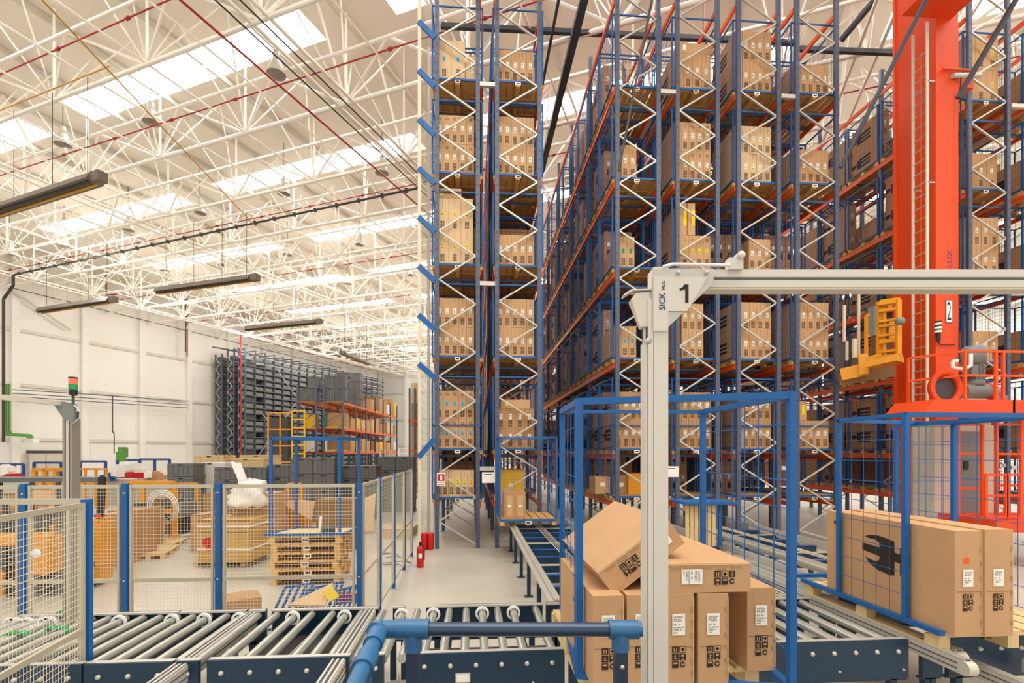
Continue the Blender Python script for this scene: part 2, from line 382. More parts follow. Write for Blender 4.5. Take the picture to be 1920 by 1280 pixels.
# spacers between back to back racks
for (i, j) in ((0,1), (2,3), (4,5), (6,7)):
    for z in (2.0, 6.6, 11.55):
        c = MB(); c.box(RX[i][1]+.05, RX[j][0]-.05, RX[i][2]-.03, RX[i][2]+.05, z-.05, z+.05, 'galv')
        tag(c.build('rack_spacer'), 'short galvanised spacer bar joining %s and its neighbour, %s' % (RK[i][0], {2.0:'low down', 6.6:'halfway up', 11.55:'near the top'}[z]), 'spacer bar')
# pallet
def pallet_mb(mb, x0, x1, y0, y1, z, m='wood', h=.144):
    t = .02; n = 5
    for i in range(3):
        cx = x0+.05+(x1-x0-.1)*i/2
        mb.box(cx-.05, cx+.05, y0, y1, z, z+t, m)
        for j in range(3):
            cy = y0+.07+(y1-y0-.14)*j/2; mb.box(cx-.05, cx+.05, cy-.07, cy+.07, z+t, z+h-2*t, m)
    for j in range(3):
        cy = y0+.05+(y1-y0-.1)*j/2; mb.box(x0, x1, cy-.05, cy+.05, z+h-2*t, z+h-t, m)
    nn = 7
    for j in range(nn):
        cx = x0+(x1-x0)*(j+.5)/nn; mb.box(cx-(x1-x0)/nn*.42, cx+(x1-x0)/nn*.42, y0, y1, z+h-t, z+h, m)
    return mb
PW = 1.25; PD = 1.32
def make_caged(m_pal='wood', hh=1.95):
    root = empty('caged_pallet', (0,0,0), '', 'pallet', 'caged pallets stored in the racks')
    c = pallet_mb(MB(), 0, PW, 0, PD, 0, m_pal); wp_ = c.build('wooden_pallet', root)
    c = MB(); z0 = .144
    c.box(0, PW, -.015, .015, z0-.05, z0, 'blue')
    for x in (0, PW):
        c.box(x-.018, x+.018, 0, PD, z0, z0+.035, 'blue')
        for y in (.02, PD-.02): c.box(x-.018, x+.018, y-.018, y+.018, z0, hh, 'blue')
        c.box(x-.015, x+.015, 0, PD, hh-.03, hh, 'blue')
    c.box(0, PW, PD-.03, PD, hh-.03, hh, 'blue'); c.box(0, PW, 0, .03, hh-.03, hh, 'blue')
    c.build('cage_frame', root)
    c = MB()
    for x in (0, PW): c.grid((x, .02, z0), (0, PD-.04, 0), (0, 0, hh-z0-.03), 7, 9, .0035, 'blue2', 3)
    c.grid((0, PD-.02, z0), (PW, 0, 0), (0, 0, hh-z0-.03), 6, 9, .0035, 'blue2', 3)
    c.build('mesh_panel', root)
    c = MB(); c.box(PW/2-.07, PW/2+.07, -.02, -.015, .03, .1, 'label'); c.box(PW/2-.045, PW/2+.045, -.0215, -.02, .05, .08, 'print'); c.build('location_tag', wp_)
    return root
proto = make_caged()
first = [True]
def put_pallet(x, y, z, label):
    if first[0]: o = proto; first[0] = False
    else: o = copy_tree(proto)
    o.location = (x, y, z); o['label'] = label; return o
# cartons: one mesh for each look, shared
BW = .188
def carton_mesh(w_, d, h, lab='label', body='card', icons=True, logo=False, lz=.46, oval=False):
    c = MB(); c.box(0, w_, 0, d, 0, h, body); e = -.0015
    c.box(w_/2-.035, w_/2+.035, e*2, 0, h*lz, h*lz+.13, lab)
    for k in range(3): c.box(w_/2-.025, w_/2+.025-.01*k, e*2.4, e*2, h*lz+.02+k*.035, h*lz+.033+k*.035, 'print')
    if icons:
        for i in range(2):
            for j in range(3):
                x = w_/2-.05+i*.053; z = h*.09+j*.062; c.box(x, x+.043, e, 0, z, z+.05, 'print'); c.box(x+.013, x+.028, e*1.3, 0, z+.014, z+.034, body)
    if oval: c.tube((w_/2, e, h*.87), (w_/2, 0, h*.87), .036, 'print', 10); c.tube((w_/2, e*1.5, h*.87), (w_/2, 0, h*.87), .024, body, 10)
    c.box(w_/2-.004, w_/2+.004, e*.6, 0, h*.75, h, 'cardin') if not oval else None
    if logo:
        for (y0, y1, z0, z1) in ((.35,.75,.60,.70), (.35,.75,.46,.54), (.35,.75,.30,.40), (.68,.82,.32,.68), (.88,1.0,.42,.58), (.82,.9,.46,.54)):
            c.quad((-.0015, d*y0, h*z0), (-.0015, d*y0, h*z1), (-.0015, d*y1, h*z1), (-.0015, d*y1, h*z0), 'print')
    o = c.build('carton', loc=(0,0,0)); return o
PC = {}
def proto_carton(key):
    if key not in PC:
        w_, h, lab, body, oval, logo = key; PC[key] = [carton_mesh(w_, 1.24, h, lab, body, True, logo, .46, oval), False]
    return PC[key]
NCART = [0]
BULK = []
def put_carton(key, x, y, z, label, group, rz=0):
    if NCART[0] >= 296: BULK.append((key, x, y, z)); return
    NCART[0] += 1
    p = proto_carton(key)
    if not p[1]: o = p[0]; p[1] = True
    else: o = p[0].copy(); COL.objects.link(o)
    o.location = (x, y, z); o.rotation_euler.z = rz
    tag(o, label, 'carton', group); return o
WH = {'label': 'white', 'lab_y': 'yellow', 'lab_b': 'blue', 'lab_g': 'green'}
def load(ri, li, rows, w_=BW, h=.72, lab='label', body='card', oval=False, logo=False, x0=None, k=0, z_=None, jit=.012, mod=None):
    """rows: cartons in each row, from the bottom up; they stand on the pallet"""
    X0, X1, Y0 = RX[ri]; nm = RK[ri][0]
    z = (LV[li] if z_ is None else z_)+.146
    for r, n in enumerate(rows):
        if x0 is None: xs = (X0+X1)/2-n*(w_+.006)/2-.07
        else: xs = X0+x0
        for i in range(n):
            rn = '' if len(rows) == 1 else (' bottom row,' if r == 0 else ' upper row,')
            lb = '%s carton from left,%s %s, %s' % (ORD[i], rn, SHELF[li]+('' if k == 0 else ', second place deep'), nm)
            if lab in ('lab_y', 'lab_b', 'lab_g'): lb = lb.replace(' carton', ' %s-labelled carton' % WH[lab])
            put_carton((w_, h, lab, body, oval, logo), xs+i*(w_+.006)+.003, Y0+.16+k*1.42+random.uniform(0, jit), z, lb, 'cartons on the %s, %s' % (SHELF[li], nm))
        z += h+.002
def pal(ri, li, k=0):
    X0, X1, Y0 = RX[ri]; x = (X0+X1)/2-PW/2
    d = 'front place' if k == 0 else '%s place deep' % ORD[k]
    put_pallet(x, Y0+.12+k*1.43, LV[li], 'blue caged pallet, %s, %s, %s' % (SHELF[li], d, RK[ri][0]))
for ri in range(8):
    for li in range(6):
        if ri == 1 and li == 0: continue
        pal(ri, li)
for li in range(6):
    for k in range(1, 9): pal(2, li, k)
    for k in range(1, 5): pal(6, li, k)
    for ri in (0, 1, 3, 4, 5):
        pal(ri, li, 1); 
# front loads
load(0, 0, [6], w_=.155, h=.66, lab='lab_y', body='card3'); load(0, 1, [5, 5], lab='lab_b', oval=True); load(0, 2, [5, 5]); load(0, 4, [5, 5], oval=True)
load(0, 3, [3, 3], w_=.3, h=.82, lab='lab_y', body='card3'); load(0, 5, [2], w_=.34, h=.98, lab='lab_b', body='card3', x0=.0)
load(1, 2, [5, 5]); load(1, 3, [5], h=.76); load(1, 4, [5, 5], h=.73); load(1, 5, [5], h=.8); load(1, 1, [4, 4], w_=.235, h=.5, body='card2')
load(2, 1, [5, 5], logo=True, body='card2'); load(2, 2, [3], h=.8, lab='lab_b', x0=-.05); load(2, 3, [2], h=.78, lab='lab_g', x0=.1); load(2, 4, [2], h=.85, x0=.15)
load(3, 1, [5, 5], body='card2'); load(3, 2, [3, 3], h=.7); load(3, 3, [5], h=.86, lab='lab_y', logo=True, oval=True); load(3, 4, [5, 5], h=.74, oval=True); load(3, 5, [4], w_=.235, h=.92, logo=True)
load(4, 1, [5, 5], body='card2'); load(4, 2, [5, 5], h=.73, logo=True); load(4, 3, [3], h=.8, x0=.35); load(4, 4, [5, 5], w_=.19, h=.72, body='card3'); load(4, 5, [5, 5], h=.78, logo=True)
load(5, 1, [5], h=.72); load(5, 2, [5, 5], h=.74); load(5, 4, [5], h=.88); load(5, 5, [5], h=.76)
load(6, 1, [3], h=.8); load(6, 2, [4], w_=.235, h=.8, lab='label'); load(6, 3, [4, 4], w_=.24, h=.76); load(6, 4, [3], w_=.3, h=.95, body='card2'); load(6, 5, [3, 3], w_=.32, h=.85, lab='lab_y')
# extras lying on top of the front loads
def flat(ri, li, z, x0, x1, h, lb, y0=.16, d=1.2, body='card', lab='lab_y'):
    X0, X1, Y0 = RX[ri]; c = MB(); c.box(X0+x0, X0+x1, Y0+y0, Y0+y0+d, LV[li]+.146+z, LV[li]+.146+z+h, body)
    c.box(X0+x0+.12, X0+x0+.2, Y0+y0-.002, Y0+y0, LV[li]+.146+z+h*.3, LV[li]+.146+z+h*.8, lab); tag(c.build('carton'), lb, 'carton'); NCART[0] += 1
flat(0, 3, 1.645, -.05, .6, .24, 'flat carton lying on top of yellow-labelled cartons, fourth shelf of leftmost tall rack')
flat(0, 5, 0, .72, 1.0, .6, 'low carton right of two tall pale cartons, top shelf of leftmost tall rack', body='card3', lab='label')
flat(1, 1, 1.006, .1, .85, .22, 'flat carton lying over the brown cartons beside the open aisle')
flat(3, 5, .925, .08, 1.0, .26, 'flat carton lying on four upright ones at the very top of its rack', lab='label')
for i in range(2):
    flat(3, 3, .865, .1+i*.22, .3+i*.22, .82, '%s of two cartons standing above the yellow-labelled row behind the portal' % ('left', 'right')[i])
flat(5, 1, .725, .1, .34, .5, 'single carton standing on the row beside the red crane')
# deeper loads
for li in (1, 2, 5): load(2, li, [1, 1], w_=.24, h=.8, logo=True, x0=.04, k=1)
for k in (1, 2, 3):
    for li in (1, 2, 3, 4, 5):
        if (k+li) % 3 or li in (1, 2): 
            X0, X1, Y0 = RX[6]
            for r in range(2 if li != 3 else 1):
                put_carton((.3, .82, 'label', 'card2', False, True), X0+.05, Y0+.16+k*1.43, LV[li]+.146+r*.822, '%s long carton facing crane aisle, %s, %s place deep' % (('bottom', 'upper')[r], SHELF[li], ORD[k]), 'long cartons beside the crane aisle')
for k in range(1, 9):
    for li in range(0, 6):
        if (k*7+li*5) % 6 == 0 or (li == 5 and k > 3): continue
        for r in range(2 if (k+li) % 3 else 1):
            for i in range(3): BULK.append(((.26, .76, 'label', ('card', 'card2')[k % 2], False, i == 0), RX[2][0]+.07+i*.27, RX[2][2]+.16+k*1.43, LV[li]+.146+r*.762))
for ri, ks in ((0, (1, 2, 3, 4)), (1, (1, 2, 4, 5, 7)), (3, (1, 2, 3, 4)), (4, (1, 2, 3, 4)), (5, (1, 2, 3, 4)), (6, (4, 5, 6, 7)), (7, (1, 2, 3, 4)), (2, (9, 10, 12, 13, 15, 17, 19, 21, 22))):
    for li in range(0, 6):
        if ri == 1 and li == 0: continue
        for k in ks:
            if (ri*3+li*2+k) % 5 == 1 or (li == 5 and k > 2): continue
            for i in range(4 if ri > 2 else 5):
                for r in range(2 if li < 5 else 1): BULK.append(((.235, .76, 'label', 'card2', False, False), RX[ri][0]-.05+i*.245, RX[ri][2]+.16+1.43*k, LV[li]+.146+r*.762))
for li in range(1, 6):
    for k in (1, 2, 3):
        for i in range(3): BULK.append(((.24, .78, 'label', 'card2', False, False), RX[6][0]+.38+i*.26, RX[6][2]+.16+1.43*k, LV[li]+.146))
    for i in range(3): BULK.append(((.3, .85, 'label', 'card', False, True), RX[7][0]+.02+i*.31, RX[7][2]+.16, LV[li]+.146))
c = MB()
for (key, x, y, z) in BULK:
    w_, h, lab, body, oval, logo = key
    c.box(x, x+w_, y, y+1.2, z, z+h, body)
    c.box(x+w_/2-.035, x+w_/2+.035, y-.002, y, z+h*.45, z+h*.6, lab); c.box(x+w_/2-.045, x+w_/2+.045, y-.002, y, z+h*.1, z+h*.32, 'print')
    if logo: c.box(x-.002, x, y+.4, y+.9, z+h*.35, z+h*.65, 'print')
tag(c.build('stored_cartons', loc=(0,0,0)), 'brown cartons stored deeper inside the tall racks behind the front pallets', 'cartons', kind='stuff')
# safety screen beside the leftmost rack with blue slanted brackets
XS = RX[0][0]-.42
screen = root = empty('mesh_screen', (XS, 12.8, 0), 'tall cream mesh screen standing along the left side of the leftmost rack', 'mesh screen')
for k in range(6):
    c = MB(); y = 12.75+k*2.6; c.box(XS-.04, XS+.04, y-.04, y+.04, 0, 14.4, 'cream'); c.build('post', root)
c = MB(); c.grid((XS, 12.75, .1), (0, 13, 0), (0, 0, 14.2), 60, 70, .003, 'fence', 3); c.build('mesh_panel', root)
for k in range(10):
    z = 2.4+12.65*(848-58-91*k)/960
    c = MB(); a = V((XS-.02, 12.7, z+.16)); b = V((RX[0][0]-.05, 12.75, z-.18))
    if k >= 9: continue
    if k == 8 : a, b = V((XS-.02, 12.7, 2.28)), V((RX[0][0]-.05, 12.75, 2.75))
    c.bar(a, b, .05, .13, 'blue')
    tag(c.build('bracket', screen), 'blue slanted bracket')
# crane guide rails and tie beams high in the racks
def rail(nm, a, b, w_, h, m, lb, cat='rail'):
    c = MB(); c.bar(a, b, w_, h, m); tag(c.build(nm), lb, cat)
rail('guide_rail', (2.72, 12.0, 13.45), (2.72, 40, 13.45), .2, .16, 'rail', 'thick dark guide rail high above the open aisle')
rail('guide_rail', (2.1, 12.0, 13.4), (2.1, 40, 13.4), .07, .07, 'rail', 'thin dark rail high above the open aisle beside the thick one')
rail('tie_beam', (RX[0][0], 14.4, 14.3), (RX[5][1], 14.2, 14.3), .12, .12, 'rail', 'dark grey tie beam crossing above the left racks', 'beam')
rail('tie_beam', (RX[5][1], 14.1, 14.05), (RX[6][0], 14.0, 14.05), .12, .12, 'rail', 'dark grey tie beam crossing above the crane aisle', 'beam')
c = MB(); c.tube(at(1738, -4, 11.2), at(1576, 314, 12.0), .05, 'rail', 8); tag(c.build('bracing_rod'), 'dark diagonal rod in front of the red crane mast', 'rod')
c = MB(); c.bar(at(1645, -6, 14), at(1577, 76, 15), .12, .12, 'rail'); tag(c.build('bracing_rod'), 'thick dark diagonal rod left of the mast top', 'rod')
c = MB(); c.tube(at(1907, -4, 11.3), at(1796, 184, 11.8), .06, 'rail', 8); tag(c.build('bracing_rod'), 'dark diagonal rod right of the red crane mast', 'rod')
c = MB(); c.tube(at(1223, -4, 12.3), at(1160, 320, 12.4), .03, 'rail', 8); tag(c.build('bracing_rod'), 'thin dark diagonal rod in front of the rack right of the open aisle', 'rod')
# ---------------------------------------------------------------- transverse roller conveyor in the foreground
CH = .75
YN, YF = 4.2, 5.52
def X4(px): return xat(px, YN)
def roller(mb, x, y0=YN+.03, y1=YF-.03, r=.04, z=CH-.04): mb.tube((x, y0, z), (x, y1, z), r, 'steel', 14)
rp = {}
def make_roller(kind, y0=YN+.04, y1=YF-.04, r=.038):
    key = (kind, y0, y1, r)
    if key in rp:
        return rp[key].copy()
    c = MB(); c.tube((0, y0, 0), (0, y1, 0), r, 'steel', 16)
    if kind: 
        c.lathe((0, y1-.12, 0), [(.05, 0), (.072, 0), (.072, .022), (.05, .022), (.05, 0)], 'white', 24, (0, 1, 0), False)
    if kind == 2: c.lathe((0, y0+.05, 0), [(.05, 0), (.07, 0), (.07, .03), (.05, .03)], 'white', 20, (0, 1, 0), False)
    o = c.build('roller', loc=(0,0,0)); COL.objects.unlink(o); rp[key] = o; return o.copy()
def conv_unit(px0, px1, rollers, lb, y0=YN, y1=YF, plate=True, bx0=None, low=.34, legs=True, X0=None, X1=None):
    X0 = X4(px0) if X0 is None else X0; X1 = X4(px1) if X1 is None else X1
    root = empty('roller_conveyor', ((X0+X1)/2, (y0+y1)/2, 0), lb, 'conveyor', 'navy roller conveyor sections')
    for y, s in ((y0, -1), (y1, 1)):
        c = MB(); ya, yb = (y-.02, y+.02)
        c.box(X0, X1, ya, yb, CH-low+.02, CH+.02, 'navy'); c.box(X0, X1, min(y, y-s*.05), max(y, y-s*.05), CH+.005, CH+.022, 'galv'); c.box(X0, X1, min(y, y-s*.05), max(y, y-s*.05), CH-low, CH-low+.02, 'navy')
        bolts = []
        if s < 0:
            n = max(1, int((X1-X0)/.19))
            for k in range(n):
                x = X0+(X1-X0)*(k+.5)/n; bolts.append(MB()); bolts[-1].lathe((x, ya, CH-.08), [(.001, -.02), (.015, -.018), (.02, -.006), (.02, 0)], 'galv', 10, (0, 1, 0))
                if k % 3 == 1: bolts.append(MB()); bolts[-1].lathe((x+.05, ya, CH-.24), [(.001, -.012), (.012, -.01), (.012, 0)], 'galv', 8, (0, 1, 0))
        sf = c.build('side_frame', root)
        for q in bolts: q.build('bolt', sf)
    if X1-X0 > .5:
        c = MB(); 
        for k in (.2, .8): x = X0+(X1-X0)*k; c.box(x-.03, x+.03, y0, y1, CH-low+.03, CH-low+.1, 'navy')
        c.box(X0, X1, (y0+y1)/2-.02, (y0+y1)/2+.02, CH-low+.1, CH-low+.14, 'dgrey')
        c.build('cross_member', root)
        if len(rollers) >= 6 and X1 < 0:
            c = MB(); c.box(X0+.08, X1-.08, y0+.15, y1-.3, CH-.3, CH-.16, 'black')  # black stand-in for dark machinery, also deepens the shade under the rollers
            for k in range(6): c.tube((X0+.1+k*.18, y0+.2, CH-.13), (X0+.16+k*.18, y1-.25, CH-.12), .012, ('galv', 'dgrey')[k % 2], 5)
            c.build('drive_unit', root)
    if legs:
        for x in (X0+.12, X1-.12):
            for y in (y0+.03, y1-.03):
                if X1-X0 < .4 and x > X0+.13: continue
                c = MB(); c.box(x-.03, x+.03, y-.03, y+.03, .01, CH-low+.02, 'navy'); c.box(x-.06, x+.06, y-.06, y+.06, 0, .012, 'galv'); c.build('leg', root)
    for (x, kind) in rollers:
        o = make_roller(kind, y0+.04, y1-.04); COL.objects.link(o); o.parent = root; o.location = V((x, 0, CH-.035))-V(root.location)
    return root
def far(pxs): return [(xat(abs(p), YF-.1), 1 if p < 0 else 0) for p in pxs]
ra = far([-165, 197, -229, 262, 294, -327, 356, -387, 420, -452])
conv_unit(160, 326, [(x, k) for x, k in ra], 'navy roller conveyor section behind the near fence corner, with worn steel rollers')
rb = far([5, -37, 69, -101, 133]); 
r0 = conv_unit(-250, 156, far([-90, -58, -26])+rb, 'navy roller conveyor section seen through the near cream mesh fence')
for px, py in ((105, 1180), (30, 1190), (125, 1150)):
    c = MB(); p = atZ(px, py, CH)
    for k in (-.06, .03): c.lathe(p+V((k, 0, -.03)), [(.039,0),(.06,0),(.06,.05),(.039,.05)], 'green', 14, (0,1,0))
    c.build('drive_pulley', r0)
conv_unit(333, 374, [], 'short navy spacer section beside the chain lane left of centre')
rc = [(x, k) for x, k in far([480, 515, -552, 582, 621, -648, 676])]
conv_unit(390, 655, rc, 'navy roller conveyor section left of the blue handrail corner')
conv_unit(690, 720, far([716]), 'narrow navy section with one roller under the handrail corner')
rd = far([-754, 782, -813, 842, 874, -904, 933, -962])
u = conv_unit(772, 1058, rd, 'navy roller conveyor section under the handrail, with small rating plate')
c = MB(); x = X4(868); c.box(x-.06, x+.06, YN-.024, YN-.02, CH-.22, CH-.14, 'galv'); c.box(x-.05, x+.05, YN-.026, YN-.024, CH-.21, CH-.15, 'label'); 
text(c, 'ROLLER', .018, (x-.035, YN-.027, CH-.18), (1,0,0), (0,0,1), 'print') if False else None
c.build('rating_plate', u)
conv_unit(1066, 1112, far([1005]), 'small navy conveyor block left of the caged cartons')
re_ = [(xat(p, YN+.1), 0) for p in (1300, 1345, 1390, 1435, 1480, 1525, 1570, 1615, 1660)]
conv_unit(1250, 1700, re_, 'navy roller conveyor section between the two loaded pallets')
conv_unit(1726, 1764, [], 'small navy block in front of the right chain lane')
conv_unit(1775, 2150, [(xat(p, YN+.1), 0) for p in (1800, 1850, 1900, 1950, 2000)], 'navy roller conveyor section under the pallet of two long cartons')
# chain transfer lanes lying between the rollers
def chain(X, y0, y1, lb, w_=.11, z=CH+.005, h=.14):
    root = empty('chain_conveyor', (X, (y0+y1)/2, 0), lb, 'conveyor', 'chain transfer tracks')
    c = MB(); c.box(X-w_/2, X+w_/2, y0, y1, z-h, z-.01, 'alu')
    for k in (-.36, 0, .36): c.box(X+k*w_-.008, X+k*w_+.008, y0, y1, z-.01, z+.006, 'galv')
    for z2 in (z-h*.35, z-h*.7): c.box(X-w_/2-.003, X+w_/2+.003, y0+.05, y1-.02, z2-.004, z2+.004, 'dgrey')
    c.build('profile', root)
    c = MB()
    for k in (-.18, .18): c.box(X+k*w_-.012, X+k*w_+.012, y0, y1, z-.008, z+.001, 'dgrey')
    c.build('chain', root)
    c = MB(); c.tube((X-w_/2-.004, y0, z-h/2-.004), (X+w_/2+.004, y0, z-h/2-.004), h/2-.004, 'alu', 18); c.build('end_wheel', root)
    return root
for px, lb in ((468, 'chain transfer track crossing the left roller section'), (693, 'chain transfer track just left of the blue handrail corner')):
    X = xat(px, YF-.1); chain(X, 3.3, YF-.05, lb)
# lane running towards the racks
def lane(X0, X1, y0, y1, nm, mirror=False, step=.62):
    root = empty('lane_conveyor', ((X0+X1)/2, (y0+y1)/2, 0), 'railed conveyor, navy cross bars, %s' % nm, 'conveyor')
    for X, sd in ((X0, 'left'), (X1, 'right')):
        c = MB(); c.box(X-.035, X+.035, y0, y1, CH-.1, CH+.03, 'alu'); rl = c.build('rail', root)
        c = MB()
        for k in (-.028, 0, .028): c.box(X+k-.005, X+k+.005, y0, y1, CH+.03, CH+.042, 'galv')
        c.build('track', rl)
        c = MB(); s = -1 if sd == 'left' else 1; c.box(X+s*.07-.03, X+s*.07+.03, y0, y1, CH-.03, CH+.01, 'galv'); c.build('guide', rl)
        y = y0+.3
        while y < y1:
            c = MB(); c.box(X-.03, X+.03, y-.03, y+.03, .01, CH-.1, 'navy'); c.box(X-.07, X+.07, y-.07, y+.07, 0, .012, 'dgrey'); c.build('leg', root); y += 1.3
    y = y0+.25; i = 0
    while y < y1-.1:
        c = MB(); c.box(X0+.04, X1-.04, y-.04, y+.04, CH-.16, CH-.06, 'navy'); c.box(X0+.04, X1-.04, y-.045, y+.045, CH-.06, CH-.05, 'galv' if i % 3 == 0 else 'blue2'); c.build('cross_bar', root); y += step; i += 1
    xm = X0+(X1-X0)*.42
    for k in range(5):
        c = MB(); c.tube((xm+k*.035, y0, CH-.03+.01*(k % 2)), (xm+k*.035-.05, y1, CH-.03), .007, ('cream', 'galv', 'tape')[k % 3], 5); c.build('cable', root)
    for k, y in enumerate((y0+1.2, y0+3.6)):
        c = MB(); c.tube((xm-.25, y, CH-.3), (xm+.05, y, CH-.3), .1, 'motor', 14); c.cbox((xm+.12, y, CH-.3), (.14, .2, .2), 'motor'); c.build('motor', root)
XA = xat(1047, 5.55)
lane(XA, XA+1.32, 5.58, 12.5, 'long lane leading to the rack left of the open aisle')
XB = xat(1575, 5.9)
lane(XB-1.5, XB, 5.58, 12.3, 'lane leading into the rack behind the portal')
XC = xat(1790, 5.9)
lane(XC-.9, XC+.35, 6.2, 11.2, 'right lane beside the crane')
# silver profiles on the right
for i, (px, y0, y1, lb) in enumerate(((1722, 3.75, 7.5, 'silver profile track between the two right conveyor sections'), (1748, 3.95, 7.0, 'second silver profile track beside the navy block'), (1800, 3.5, 4.1, 'short silver profile sticking out in front at lower right'), (1900, 3.4, 4.1, 'silver profile end at the lower right corner'))):
    X = xat(px, YN); chain(X, y0, y1, lb, w_=.07, z=CH+(.01 if i < 2 else -.14), h=.12)
for i, px in enumerate((1600, 1632)):
    X = xat(px, YN+.9); chain(X, YF+.1, 8.2, 'silver profile rail %s the blue cage on the right' % ('left of', 'behind')[i], w_=.08)
# ---------------------------------------------------------------- cream mesh fences with blue posts
def fence_panel(p, q, zt, zb, zm, lb, nx=26, ny=40, posts=(1, 1), post_m='blue', fr=.04, wire=.0018, group='cream mesh fences'):
    p = V((p[0], p[1], 0)); q = V((q[0], q[1], 0)); d = (q-p); L = d.length; d.normalize()
    root = empty('mesh_fence', (p+q)/2, lb, 'fence', group)
    c = MB(); a = p+d*.05; b = q-d*.05
    for z in (zt-fr/2, zb+fr/2, zm): c.bar(a+V((0,0,z)), b+V((0,0,z)), fr*.6, fr if z != zm else fr*1.1, 'fence')
    for e in (a+d*fr/2, b-d*fr/2): c.bar(e+V((0,0,zb)), e+V((0,0,zt)), fr, fr*.6, 'fence', d)
    c.build('panel_frame', root)
    c = MB(); c.grid(a+d*fr+V((0,0,zb+fr)), d*((b-a).length-2*fr), (0, 0, zt-zb-2*fr), nx, ny, wire, 'cream', 4); c.build('mesh', root)
    for k, e in ((0, p), (1, q)):
        if posts[k]:
            c = MB(); c.bar(e+V((0,0,.01)), e+V((0,0,zt+.02)), .06, .06, post_m, d); c.cbox(e+V((0,0,.006)), (.16, .1, .012), 'galv'); 
            n = d.cross(V((0,0,1)))
            for z in (zt-.1, zm, zm-.5): 
                c.lathe(e+n*.03+V((0,0,z)), [(.012, 0), (.01, .006), (.001, .008)], 'galv', 8, n)
            c.build('post', root)
    return root
FY = 6.5
fx = [atY(px, 0, FY).x for px in (-140, 45, 235, 410, 674)]
nmz = ['back mesh fence panel at the far left edge', 'back mesh fence panel behind the aluminium portal post', 'back mesh fence panel in front of the tall cartons', 'back mesh fence panel in front of the pallet stack']
for k in range(4):
    fence_panel((fx[k], FY), (fx[k+1], FY), 2.01, .12, .86, nmz[k]+', blue posts', nx=int((fx[k+1]-fx[k])/.045), ny=42, posts=(1, 1 if k == 3 else 0))
sy = [FY, 7.75, 9.15, 10.55, 11.9]
for k in range(4):
    fence_panel((fx[4]+.02+k*.0, sy[k]+.05), (fx[4]+.02, sy[k+1]), 2.01, .12, .86, 'side mesh fence panel along the concrete aisle, %s from the corner' % ORD[k], nx=16, ny=30, posts=(0, 1), post_m='blue', wire=.0015)
P1 = at(163, 0, 4.15); P0 = at(-60, 0, 3.0)
nf = fence_panel(P1, P0, 2.0, .1, .98, 'near mesh fence panel running to the left edge, blue corner post', nx=30, ny=38, posts=(1, 0), wire=.0022)
P2 = at(-200, 0, 4.3)
c = MB(); c.bar(at(160, 940, 4.15), at(-60, 940, 4.15), .035, .045, 'fence'); c.build('top_rail', nf)
# things on the near fence
c = MB(); p = at(68, 1037, 3.6); c.lathe(p, [(.001,-.01),(.03,-.008),(.032,0)], 'white', 16, (0,1,0)); tag(c.build('round_plate', nf), 'small round white plate')
# ---------------------------------------------------------------- blue handrail at the platform edge
HZ = 1.80; hy = atY(800, 0, 1.76).y
root = empty('handrail', at(900, HOR, 1.76)-V((0,0,1.0)), 'blue tubular handrail with plastic tee fittings in the foreground', 'handrail')
zh = H-1.76*(1179-848)/960
A, B = at(712, 1179, 1.76), at(1196, 1180, 1.76)
dx = (B-A).normalized()
c = MB(); c.tube(A+dx*.14, B-dx*.05, .0235, 'tube', 24); c.build('top_rail', root)
c = MB(); c.tube(A, A+dx*.17, .031, 'fitting', 20); c.tube(A+dx*.06, A+dx*.17, .034, 'fitting', 20); c.tube(A+dx*.115+V((0,0,0)), A+dx*.115-V((0,0,.075)), .03, 'fitting', 20); c.build('tee_fitting', root)
c = MB(); c.tube(B-dx*.1, B+dx*.0, .032, 'fitting', 20); c.tube(B-dx*.06, B-dx*.06-V((0,0,.07)), .03, 'fitting', 20); c.tube(B, B+dx*.012, .024, 'fitting', 20); c.build('tee_fitting', root)
c = MB(); p = A+dx*.115; c.bar(p-V((0,0,.07)), p-V((0,0,1.02)), .042, .042, 'tube', dx); c.build('post', root)
c = MB(); p = B-dx*.06; c.bar(p-V((0,0,.07)), p-V((0,0,1.02)), .042, .042, 'tube', dx); c.lathe(p-V((0,.022,.12)), [(.008,0),(.007,-.004),(.001,-.006)], 'galv', 10, (0,1,0)); c.build('post', root)
Cc = V((A.x-.02, A.y-.85, A.z-.1))
c = MB(); c.tube(A, V((A.x-.01, A.y-.03, A.z)), .033, 'fitting', 20); c.tube(V((A.x, A.y, A.z)), A+(Cc-A)*.13, .032, 'fitting', 20); c.tube(A+(Cc-A)*.2, A+(Cc-A)*.3, .033, 'fitting', 20); c.build('elbow_fitting', root)
c = MB(); c.tube(A+(Cc-A)*.1, Cc, .025, 'fitting', 24); c.build('side_rail', root)
c = MB(); p = A+(Cc-A)*.26; c.bar(p-V((0,0,.02)), p-V((0,0,1.0)), .034, .034, 'fitting'); c.build('post', root)
c = MB(); c.box(-2.2, 3.2, -1.2, 2.0, zh-1.1, zh-1.04, 'dgrey'); 
for x in (-2, 0, 3): 
    for y in (-1, 1.8): c.box(x-.05, x+.05, y-.05, y+.05, 0, zh-1.1, 'navy')
tag(c.build('platform'), 'grey steel platform under the camera carrying the blue handrail', 'platform')
